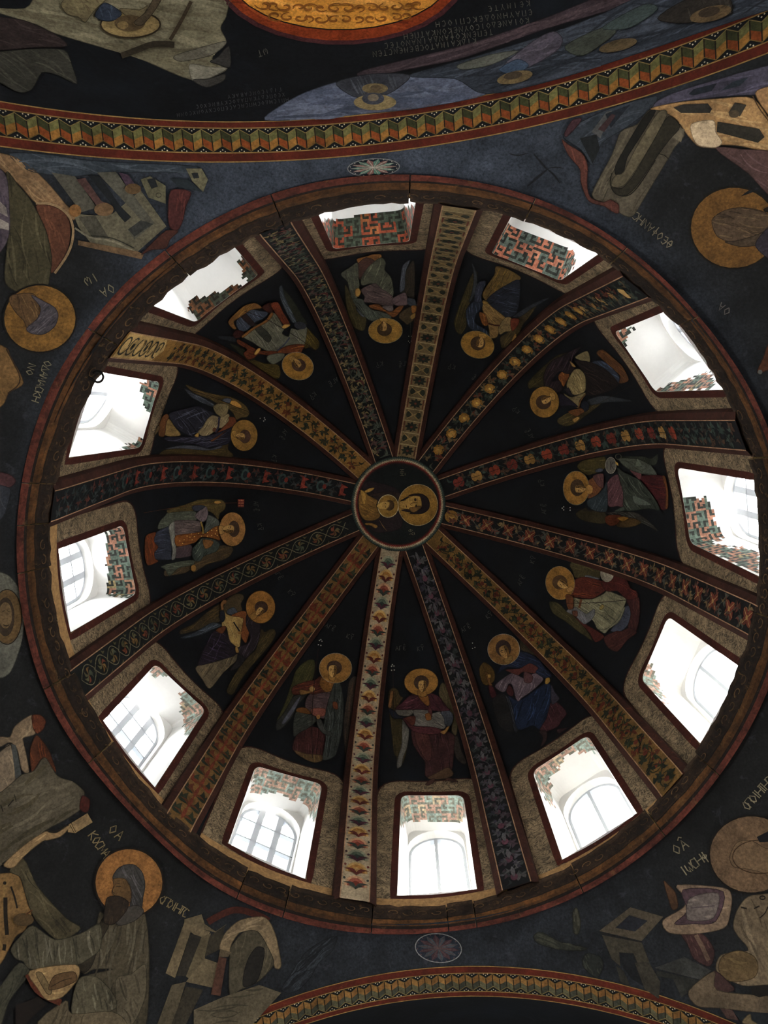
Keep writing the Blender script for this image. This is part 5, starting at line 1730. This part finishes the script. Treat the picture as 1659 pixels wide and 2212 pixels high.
Fig('saint_fresco', 'bearded saint lying sideways in a large gold halo at the upper right edge', 'wall', (1100, 300, 1659, 900), 1659, '''
part halo gold
c 5a3e1c 1440 570 275 258
o 14100a 12 1440 570 281 263
part face
p 48392a 1300,520 1380,460 1500,440 1640,470 1700,540 1640,620 1540,640 1420,660 1330,620
d 6a563c 10 12 1,0.15
d 2c2118 8 10 1,0.2
part beard
p 3a2e22 1380,660 1450,655 1560,625 1660,590 1700,640 1600,680 1480,690
d 453a2c 8 8 1,-0.3
part mantle
p 2a252a 1580,690 1620,610 1680,560 1850,520 1850,800 1700,790
d 3c3640 9 6 1,-0.4
p 1c1812 1630,455 1700,420 1800,400 1800,470 1680,475
''', gain=0.85)
Fig('scroll_fresco', 'small brown painted lectern corner at the left edge below the turbaned saint', 'wall', (0, 300, 560, 900), 1659, '''
part panel
p 5c4426 -60,1330 40,1340 70,1400 150,1560 60,1620 20,1700 -60,1720
d 7a5c34 12 6 0.5,1
s 2c1e10 9 40,1345 75,1410 148,1555 50,1630
''')
Fig('portrait_fresco', 'bearded head in a round pale medallion, cut by the left edge of the photo', 'wall', (0, 860, 560, 1460), 1659, '''
part ground
p 4c4b42 -120,1180 -60,1130 0,1115 60,1140 110,1200 142,1290 155,1400 140,1550 100,1680 60,1760 0,1790 -80,1740
d 5e5c50 14 8 0.2,1
part halo gold
c 4c3a22 45 1400 92 172
o 1c140c 6 45 1400 95 176
part head
c 2a2016 35 1400 58 125
c 4e3e28 35 1390 42 85
l 241a10 8 10,1370 30,1360 
l 241a10 8 45,1360 65,1370
l 241a10 10 20,1450 40,1460 60,1450
part robe
p 362021 -60,470 60,490 100,530 60,570 -60,560
p 23252a -60,570 60,575 60,640 20,760 -60,800
d 3c3e42 10 6 0.3,1
''')
Fig('slab_fresco', 'large worn grey painted slab with cream ledge and red urn at the left edge', 'wall', (0, 1480, 260, 1840), 1598, '''
part column
p 6c5b46 -300,800 0,690 130,690 190,560 290,470 410,400 430,430 470,640 310,700 320,790 385,1150 290,1120 230,850 130,760 0,820 -300,950
d 86745a 18 10 0.5,-1
p 6a5c4a -300,1000 0,890 140,790 205,1240 100,1350 0,1430 -300,1560
d 84745c 22 8 0.2,1
q 393a37 150,780 212,800 285,1190 208,1245
s 1c1812 9 0,870 150,780
q 141210 315,780 385,740 375,800 330,830
part urn
p 4a2413 430,400 540,400 605,480 575,580 500,640 455,600 430,500
d 6a3820 12 6 0.2,1
p 40200f 400,870 470,680 520,690 640,850 700,1000 745,1160 640,1040 560,970 480,1080 420,1150
d 6a3418 11 12 0.2,1
part slab
p 474032 -400,1700 0,1430 140,1320 290,1190 450,1140 560,980 620,980 740,1180 830,1240 960,1280 1090,1380 1120,1440 1070,1640 1000,1700 860,1790 600,1930 330,2150 120,2300 -400,2600
d 5a5242 60 16 1,-0.5
d 37301f 60 14 1,-0.6
s 1a1610 14 105,1610 180,1520
s 1a1610 10 190,1450 215,1550
s 1a1610 12 10,1590 40,1680
part drape
p 3a150e 1090,1470 1190,1520 1180,1640 1140,1690 1060,1640
part ledge
p 7c6444 50,2380 330,2120 590,1950 660,1960 760,1960 900,1870 912,1905 800,2010 640,2055 560,2075 340,2250 180,2420
d 967c56 16 6 1,-0.7
q 7c6646 915,1850 1160,1700 1230,1820 1000,1965 900,1950
s 2c2012 8 945,1830 1005,1950
s 2c2012 8 925,1850 985,1960
s 241c12 9 610,1920 700,1950 800,1920 890,1860
''', gain=0.8)
Fig('saint_fresco', 'hooded bearded writer with gold halo seated over an open book at lower left', 'wall', (0, 1780, 560, 2212), 1659, '''
part panel
p 6c5230 -120,330 0,318 120,330 180,520 205,560 160,680 100,720 0,900 -120,1000
d 866a3e 20 8 0.2,1
s 1a140c 26 35,470 35,600 45,710
s 1c160e 12 70,400 95,470 110,540
s 1a140c 22 30,770 25,810
dots 1a140c 12 30,378
part curtain
p 3e3726 60,300 150,220 240,400 420,600 515,670 380,745 250,640 200,560 160,440 130,340
d 544c36 14 8 0.7,1
d 29241a 12 6 0.7,1
part mantle
p 3f382a 640,560 720,640 760,600 900,540 940,640 955,900 930,1300 780,1300 720,1200 560,1230 460,1210 480,1050 520,980 720,930 600,930 540,960 490,900 560,800 610,700
d 26211a 16 14 -0.2,1
d 575040 18 16 -0.15,1
p 2a241a 610,700 660,600 700,640 640,760 590,900 540,950 500,900
p 4e4636 740,1000 840,960 930,900 930,1100 850,1280 760,1260
d 2a251c 14 6 0.3,1
part sleeve
p 454031 210,650 350,740 520,700 640,640 640,800 540,880 490,900 200,930 150,880 100,860 70,800 130,720
d 25221b 12 14 0.15,1
d 666050 12 14 0.1,1
p 4a4434 480,1050 520,980 620,980 720,1080 740,1180 560,1230 460,1210
d 2a261e 11 8 0.2,1
d 6a6452 10 8 0.2,1
p 3a382c -100,1160 0,1040 120,890 190,940 160,1000 60,1130 0,1300 -100,1400
d 24231c 12 6 -0.5,1
p 524836 240,1300 420,1130 460,1215 720,1200 790,1300
d 332c20 11 8 -0.4,1
q 17100b 100,1160 250,1105 300,1150 150,1290 100,1280
part halo gold
c 7a522a 825 375 214 214
o 1a120a 9 825 375 220 220
part cowl
p 35322f 722,350 750,290 800,262 860,262 910,310 928,390 915,470 900,560 830,570 838,440 800,365
d 22201f 8 8 0.5,1
d 545050 8 8 0.5,1
p 39342e 740,600 800,540 880,520 920,560 860,620 760,650
part face
p 523c22 725,352 800,352 838,425 830,505 760,475 716,440 730,395
l 20160d 7 735,385 765,380
l 20160d 9 745,400 775,398
l 2c1e10 7 728,395 716,435 735,445
part beard
p 231a12 690,470 760,462 822,500 805,560 730,640 665,630 672,540
d 3a2e20 7 10 -0.2,1
part hand
c 44341f 150 612 66 42
s 4a2c16 9 165,580 208,550
p 4c3822 310,1050 360,960 480,940 490,1000 400,1045 330,1062
part book
s 4a2213 42 180,960 240,1080 390,1145
p 7c6442 190,940 480,900 500,985 400,1105 300,1125 240,1050
d 9a8258 12 5 1,-0.15
p 5a4a30 230,960 270,955 330,1070 300,1085
p 4c3822 310,1050 350,970 470,945 490,1000 400,1045 330,1062
l 2a1d10 6 330,1040 400,1000 460,985
''', gain=0.8)
Fig('building_fresco', 'pale arched building with open doorway painted right of the hooded writer', 'wall', (0, 1780, 560, 2212), 1659, '''
part podium
q 514734 1180,610 1290,578 1310,640 1380,688 1450,640 1400,700 1180,640
q 5a4e39 1180,630 1345,690 1310,760 1220,690 1120,985 1060,955
q 24201a 1220,700 1290,722 1195,975 1130,970
q 4a412f 1290,722 1350,700 1310,860 1240,1010 1190,975
q 564b37 1310,860 1410,895 1380,1052 1190,1010
q 2a251c 1340,720 1440,650 1410,800 1310,850
q 453d2e 1100,1030 1190,1010 1100,1300 1000,1300
q 2c271e 1190,1040 1300,1060 1180,1300 1090,1300
part drapery
s 36170f 42 1330,628 1420,575 1520,540 1659,585 1720,620
part arch
p 6a5a42 1405,800 1440,700 1520,625 1600,600 1700,600 1760,700 1800,900 1760,920 1720,800 1640,690 1540,690 1480,770 1470,830
d 86745a 14 8 1,-0.4
p 3c3629 1470,830 1490,770 1560,690 1650,690 1720,800 1750,900 1650,1010 1540,1060 1470,1090
d 544c3a 14 8 -0.2,1
p 1a1713 1560,960 1590,860 1640,790 1690,800 1680,900 1640,1010 1560,1040
q 4a3f2e 1410,800 1480,820 1460,850 1400,850
q 432a20 1400,850 1450,860 1410,1100 1350,1090
q 4c4434 1240,1190 1420,1110 1659,1030 1800,1080 1600,1300 1240,1300
d 2a261e 14 8 1,-0.1
''', gain=0.85)
Fig('plant_fresco', 'faint dark painted bush on the blue ground above the lower arch', 'wall', (500, 1780, 1100, 2212), 1659, '''
part foliage
p 17191c 300,980 380,860 440,770 540,700 630,670 600,760 520,830 470,920 400,990 340,1010
d 2c3034 9 40 0.6,-0.6
d 0c0d10 9 20 0.6,-0.5
''')
Fig('table_fresco', 'square grey table painted in perspective below the bright lower right windows', 'wall', (1150, 1900, 1659, 2212), 1659, '''
part top
q 4c4335 470,362 690,195 922,262 770,432
q 222329 585,340 682,250 812,290 722,366
part apron
q 39342a 490,390 770,445 825,585 740,585 712,520 610,512 620,610 560,560
s 1c1914 6 480,375 770,440
q 17181a 612,515 708,522 800,760 700,700 640,620
part leg
q 332f27 720,585 825,590 900,720 890,840 790,770
q 2c2a24 590,610 640,640 690,750 620,720
''', gain=0.65)
Fig('table_fresco', 'low dark grey bench painted between the square table and the lectern', 'wall', (1150, 1900, 1659, 2212), 1659, '''
part top
q 343431 860,622 1070,545 1262,640 1180,705
part side
q 23231f 870,640 1180,710 1150,770 1070,790 1000,700 880,680
q 2b2a26 990,700 1040,700 1090,800 1050,830
''', gain=0.65)
Fig('lectern_fresco', 'painted lectern holding an open pale book, lower right', 'wall', (1150, 1900, 1659, 2212), 1659, '''
part stand
p 3c2725 1050,380 1200,385 1280,500 1250,610 1140,560 1095,460
d 5a3e38 12 8 0.4,1
s 5e4a3c 30 1150,390 1200,480 1240,570
p 4a3220 925,10 960,40 1005,90 1025,190 985,210 950,110
part frame
p 786450 1020,38 1340,58 1402,115 1392,240 1350,340 1150,382 965,374 918,290 1060,200 1082,130
d 94806a 14 10 1,0.1
part book
p 48363a 1060,72 1345,85 1290,295 1130,312 1000,312 1090,222
p 625852 1110,130 1310,98 1275,270 1120,290 1085,260
d 786e64 16 6 1,-0.1
s 4a4040 8 1115,200 1285,185
''', gain=0.65)
Fig('saint_fresco', 'pale robed poet with large tan halo cut by the lower right edge', 'wall', (1150, 1900, 1659, 2212), 1659, '''
part robe
p 6a5b46 1415,330 1440,220 1520,120 1659,100 1850,80 1850,760 1659,740 1480,745 1300,650 1330,530 1520,500 1450,400
d 84745c 30 12 0.3,1
d 463b2d 16 8 0.5,1
p 5c4a30 1310,620 1340,540 1450,500 1560,540 1590,620 1560,690 1450,720 1350,700
d 74603e 16 6 1,0.2
s 241c14 12 1470,195 1510,205
s 241c14 10 1560,205 1600,185
o 241c14 9 1620 128 18 12
s 241c14 8 1600,270 1620,255 1640,235 1660,190
p 3a2724 1280,640 1400,740 1420,780 1330,800 1270,780
part desk
p 5c4e3c 1100,785 1280,645 1300,780 1659,820 1850,840 1850,960 1659,945 1320,905 1160,890
q 17130f 1540,760 1640,740 1700,800 1600,830 1545,810
q 1a1d20 1410,925 1850,950 1850,1100 1480,1010
q 4a3630 1320,905 1410,920 1450,990 1370,980
p 66583f 1510,960 1535,950 1545,990 1600,1030 1480,1010
part halo gold
c 66503a 1542 -177 292 268
o 18120c 10 1542 -177 298 274
part head
p 6c563e 1390,-160 1440,-260 1540,-275 1640,-220 1750,-200 1750,40 1640,-40 1540,-70 1420,-90
o 3c2a1a 7 1600 -160 190 118
q 101116 1580,-300 1680,-350 1720,-270 1600,-262
''', gain=0.6)
Fig('drapery_fresco', 'small brown painted drapery end at the right edge beside the cornice', 'wall', (1100, 300, 1659, 900), 1659, '''
part cloth
p 3c2114 1590,1500 1630,1400 1659,1320 1720,1240 1760,1400 1680,1470
dots 4a4a46 16 1608,1495
''')
Fig('plant_fresco', 'thin dark painted tree on the blue ground left of the curved basin', 'wall', (1100, 300, 1659, 900), 1659, '''
part branches
l 101114 14 160,100 215,165 245,200
l 101114 16 245,195 190,240 115,305
l 101114 12 245,195 290,235 325,285
l 101114 9 240,190 300,180 350,190
l 101114 9 120,90 60,110 0,95
''')
Fig('plant_fresco', 'faint olive painted grass tufts left of the square table', 'wall', (1150, 1900, 1659, 2212), 1659, '''
part tuft
p 2c2b22 285,230 315,200 340,300 325,380 290,370
d 48463a 10 8 0.1,1
part tuft
p 24251f 10,400 60,370 200,440 380,480 340,500 180,490 40,450
d 3c3c30 10 14 1,0.4
part tuft
p 1c1e1b 380,520 470,540 500,600 460,690 400,660 350,590
d 33352c 10 10 0.5,1
''', gain=0.8)
for nm, reg, lab, cols in (('upper', (807, 362, 57, 20, -3), 'small painted star rosette in red, green and white below the upper arch', ('6a4a44', '4a6a5c', '8a8478')), ('lower', (947, 2048, 51, 32, 6), 'dark painted star rosette above the lower arch', ('36262a', '33383c', '42322e'))):
    cx, cy, rx, ry, ro = reg; tx = 'part disc\nc %s %f %f %f %f %f\no 6a6a68 2 %f %f %f %f %f\npart petal\n' % ('1c2028', cx, cy, rx, ry, ro, cx, cy, rx - 1, ry - 1, ro)
    a0 = math.radians(ro)
    def E(t, q):
        x, y = rx * q * math.cos(t), ry * q * math.sin(t); return '%f,%f' % (cx + x * math.cos(a0) - y * math.sin(a0), cy + x * math.sin(a0) + y * math.cos(a0))
    n = 14
    for i in range(n):
        t = i * 2 * math.pi / n; w = math.pi / n
        tx += 'q %s %s %s %s %s\n' % (cols[i % 2], '%f,%f' % (cx, cy), E(t - w * .95, .62), E(t, .9), E(t + w * .95, .62))
        tx += 'l %s 1.5 %f,%f %s\n' % (cols[2], cx, cy, E(t, .86))
    tx += 'dots %s 1.4 %s\n' % (cols[2], ' '.join(E((i + .5) * 2 * math.pi / n, .9) for i in range(n)))
    Fig('rosette_fresco', lab, 'wall', (0, 0, 100, 100), 100, tx)

# ------------------------------------------------------------------ vault beyond the upper arch
Fig('disc_fresco', 'gold disc with brown scrolls and a red rim at the top edge of the photo', 'vt', (0, 0, 100, 100), 100, '\n'.join(['part rim', 'c 3a1e20 735 -60 275 157', 'c 6e2c14 735 -60 263 148', 'd 8a421e 10 16 1,0.2', 'd 4a1a0e 10 14 1,0.1', 'part gold_ground', 'c 1c120a 735 -60 245 126', 'c b07830 735 -60 242 123', 'd c89048 12 14 1,0.2', 'part scroll'] +
    ['l 70441a 5 ' + ' '.join('%f,%f' % (x + r_ * (1 - t / 7.5) * math.cos(f_ * t + p_), y + 0.55 * r_ * (1 - t / 7.5) * math.sin(f_ * t + p_)) for t in np.linspace(0, 6.2, 9)) for x, y, r_, f_, p_ in [(540 + 26 * (k % 16) + rnd.uniform(-6, 6), (28, 8, -22, -60, -100)[k // 16] * 1.0 + (1 - (((k % 16) - 7.5) / 7.5) ** 2) * (14, 10, 0, 0, -20)[k // 16], rnd.uniform(15, 22), (1, -1)[k % 2], rnd.uniform(0, 6)) for k in range(80) if abs((k % 16) - 7.5) < (6.2, 7.4, 7.9, 7.9, 7)[k // 16]]]), gain=1.75)
Fig('scroll_fresco', 'pale painted scroll of heaven carried by an angel at the top left', 'vt', (0, 0, 500, 260), 1659, '''
part sky_scroll
p 6a6450 -100,60 180,60 300,-60 700,-90 1660,-90 1640,20 1620,120 1580,200 1620,290 1590,340 1520,420 1630,490 1500,560 1380,572 1230,520 1000,420 700,330 400,240 250,170
d 7e7862 40 16 1,0.25
d 57513f 34 14 1,0.2
p 5c584c 1250,400 1480,330 1620,295 1590,345 1500,400 1300,440
p 787466 1370,560 1360,460 1500,480 1630,488 1500,560 1400,580
p 3c3a36 1380,572 1500,565 1610,530 1600,580 1480,625
p 2e2c2a 1505,440 1560,410 1640,330 1650,480 1560,460
part rocks
p 33322c -100,380 0,370 250,350 460,360 520,480 550,600 420,540 300,520 230,640 130,660 0,590 -100,560
d 4c4a40 12 18 0.8,0.6
p 2b2322 -100,100 0,120 180,150 400,250 480,330 250,340 0,360 -100,360
d 403634 12 8 1,0.3
part ribbon
s 3a3024 26 1370,10 1300,150 1220,285
s 2e281f 44 870,400 1000,350 1100,310 1250,320
part halo gold
c 7c6a46 935 175 214 95
o 2c2418 12 935 175 214 95
part angel
p 6c6248 440,20 560,-60 760,-20 690,60 650,110 610,160 560,120 480,100
d 4c4230 10 8 0.6,1
p 2c333f 680,110 750,20 870,90 830,140 750,150
d 4a5462 9 4 0.3,1
p 645a42 860,60 1000,70 1060,40 1000,140 900,110
c 4c3e2a 930 165 110 58
c 6e5c3c 880 180 40 28
p 463c2e 960,160 1040,90 1110,-20 1170,-40 1120,60 1020,180
''', gain=1.45)
Fig('virgin_fresco', 'grey blue seated Virgin and Child with two halos, upside down above the upper arch', 'vt', (0, 0, 100, 100), 100, '''
part mandorla
p 525868 572,259 607,228 659,200 732,176 800,165 881,162 983,170 1051,203 902,234 760,248 680,256
d 6a7080 10 16 1,-0.1
d 414858 10 14 1,-0.05
part figure
p 34363c 726,178 800,160 885,162 860,190 830,206 790,212 758,206
d 53565c 4 14 0.5,1
part halo gold
c 80704e 810 221 46 17
c 6c5e42 810 191 28 11
part head
c 3c3e46 806 213 24 13
c 6a6050 806 211 12 8
c 544836 812 190 12 7
''', gain=1.5)
Fig('apostles_fresco', 'row of faded seated figures with dim halos along the upper right arch', 'vt', (0, 0, 100, 100), 100, '''
part bench
p 3b3135 785,152 1000,98 1180,38 1300,-10 1400,-40 1420,-10 1180,62 1000,125 880,150 790,166
d 544649 6 12 1,-0.3
part figures
p 333840 880,164 1000,130 1180,75 1300,30 1420,-20 1800,-120 1800,0 1659,22 1400,108 1200,172 1051,203 983,170
d 4a505a 6 40 1,-0.25
d 22262c 6 36 1,-0.3
p 4a454e 1085,145 1150,90 1195,68 1215,85 1200,112 1130,150
d 6a646e 4 8 1,-0.4
p 3c4a5c 1078,150 1118,128 1142,142 1110,162
p 55564e 990,140 1060,118 1120,110 1060,140 1000,150
p 40443c 1220,100 1300,60 1330,70 1260,120
p 2c2824 1420,40 1480,0 1560,-20 1580,30 1480,50
d 44403a 4 8 0.3,1
p 3a4442 1300,60 1390,10 1420,20 1360,60
part halo gold
c 6c5c40 1112 167 39 13 -12
c 5a4c36 1335 98 42 12 -14
c 5a4a34 1535 30 46 16 -14
part head
c 443a2e 1108 163 20 8 -12
c 3a3026 1532 26 24 10 -14
''', gain=1.35)
Lines('inscription', 'three short rows of small upside-down lettering on dark vault, upper left of the Virgin', 'vt',
      [('GIDICOMCABAKV', 606, 189, 8, 172, 1.15), ('XEOPEDVKAPADOCKVBNEXOC', 614, 200, 8, 172, 1.12), ('HPICHDOCHPCMCACEPOCXVOMXCONH', 622, 211, 8, 172, 1.1)], '77787a')
Lines('inscription', 'block of pale upside-down lettering right of the gold disc', 'vt',
      [('KEIMVTE', 1143, 1, 12, 172, 1.15), ('EPAVHNODEKCPIOCH', 1148, 20, 12, 172.5, 1.12), ('KOIANEDOICOVNEKONKATPEH', 1141, 38, 12, 172.5, 1.0), ('TEPENKOFANDAINANOTEC', 1063, 63, 12, 172.5, 1.0), ('KIDKAIMATOCBEMENCTEN', 1027, 82, 12, 172.5, 0.95)], '8a887c')
Lines('inscription', 'two faint letters under the gold disc rim', 'vt', [('WT', 576, 104, 14, 165, 0.9)], '8a887c')

# ------------------------------------------------------------------ lettering on the pendentives and webs
Lines('inscription', 'upside-down painted name beside the sideways saint halo, upper right', 'wall', [('QEOFANHC', 1456, 524, 18, 220, 0.75)], '8a806a')
Lines('inscription', 'two faint letters between cornice and upper right halo', 'wall', [('OA', 1580, 668, 18, 215)], '77706a')
Lines('inscription', 'four painted letters below the pale building, upper left', 'wall', [('OA', 240, 612, 20, 150), ('IW', 205, 588, 20, 150)], '8a8268')
Lines('inscription', 'painted name running down beside the turbaned saint and cornice', 'wall', [('ODAMACKH', 96, 778, 17, 108, 0.68), ('NO', 62, 785, 16, 108)], '8a8268')
Lines('inscription', 'painted name slanting down left of the hooded writer halo', 'wall', [('OA', 232, 1796, 22, 40), ('KOCMAC', 190, 1806, 20, 55, 0.6)], '8a7a58')
Lines('inscription', 'painted word slanting down right of the hooded writer halo', 'wall', [('OPOIHTC', 342, 1949, 19, 30, 0.5)], '8a7a58')
Lines('inscription', 'painted name slanting up left of the tan halo, lower right', 'wall', [('OA^', 1462, 1848, 22, -35), ('IWCHF', 1478, 1894, 22, -35, 0.62)], '8a8068')
Lines('inscription', 'painted word climbing at the right edge above the tan halo', 'wall', [('OPOIHTHC', 1616, 1752, 20, -48, 0.52)], '8a8068')
TXT = [((870, 1400), (913, 1400)), ((717, 1357), (760, 1377)), ((603, 1245), (632, 1285)), ((553, 1098), (562, 1143)), ((610, 942), (590, 995)), ((716, 826), (672, 857)), ((868, 785), (815, 787)), ((1028, 815), (972, 790)), ((1143, 933), (1113, 882)), ((1175, 1095), (1170, 1038)), ((1128, 1250), (1153, 1205)), ((1010, 1355), (1060, 1326))]
TL = ['maroon robed angel below the medallion', 'orange tunic angel with staff', 'violet cloaked angel at lower left', 'jewelled archangel with banner', 'dark blue cloaked angel at upper left', 'angel with rust red sash', 'upside-down grey green angel', 'ochre and blue angel at the top right', 'dark purple cloaked angel at upper right', 'angel with lettered orb', 'rust cloaked angel with pale orb', 'deep blue robed angel']
for (a, b), t in zip(TXT, TL):
    rows = []
    for s, (x, y) in (('AGE^', a), ('KV-', b)):
        an = math.degrees(math.atan2(y - 1088.5, x - 860.5)) - 90; r = math.radians(an); h = 9.5; w = len(s) * h * 0.4
        rows.append((s, x - w * math.cos(r) - h / 2 * math.sin(r), y - w * math.sin(r) + h / 2 * math.cos(r), h, an))
    Lines('inscription', 'tiny pale letters above the ' + t, 'dome', rows, '66665e', 'small inscriptions beside the angels')

# ------------------------------------------------------------------ iron hook in the cornice
def hook():
    th = math.atan2(*((lambda P: (P[1], P[0]))(CAM + rays([(212, 828)])[0] * ((0.03 - CAM[2]) / rays([(212, 828)])[0][2]))))
    ra = float(rA(th)[0]); rb = float(rB(th)[0]); d = np.array([-math.cos(th), -math.sin(th), 0]); sd = np.array([-math.sin(th), math.cos(th), 0])
    P0 = np.array([math.cos(th), math.sin(th), 0]) * (rb + 0.012) + np.array([0, 0, 0.03])
    path = [P0, P0 + d * 0.02] + [P0 + d * 0.02 + d * 0.014 * math.sin(t) + sd * 0.014 * (1 - math.cos(t)) for t in np.linspace(0.4, 4.6, 12)]
    path = np.array(path); V = []; F_ = []; n = 6
    for i, p_ in enumerate(path):
        t = path[min(i + 1, len(path) - 1)] - path[max(i - 1, 0)]; t /= np.linalg.norm(t); u = np.cross(t, [0, 0, 1]); u /= np.linalg.norm(u); v = np.cross(t, u)
        for j in range(n):
            a = j * 2 * math.pi / n; V.append(p_ + 0.0035 * (u * math.cos(a) + v * math.sin(a)))
    for i in range(len(path) - 1):
        for j in range(n): F_.append((i * n + j, i * n + (j + 1) % n, (i + 1) * n + (j + 1) % n, (i + 1) * n + j))
    tag(mesh_obj('iron_hook', V, F_, 'iron', None, smooth=True), 'small black iron hook curling from the cornice, upper left', 'hook')
hook()
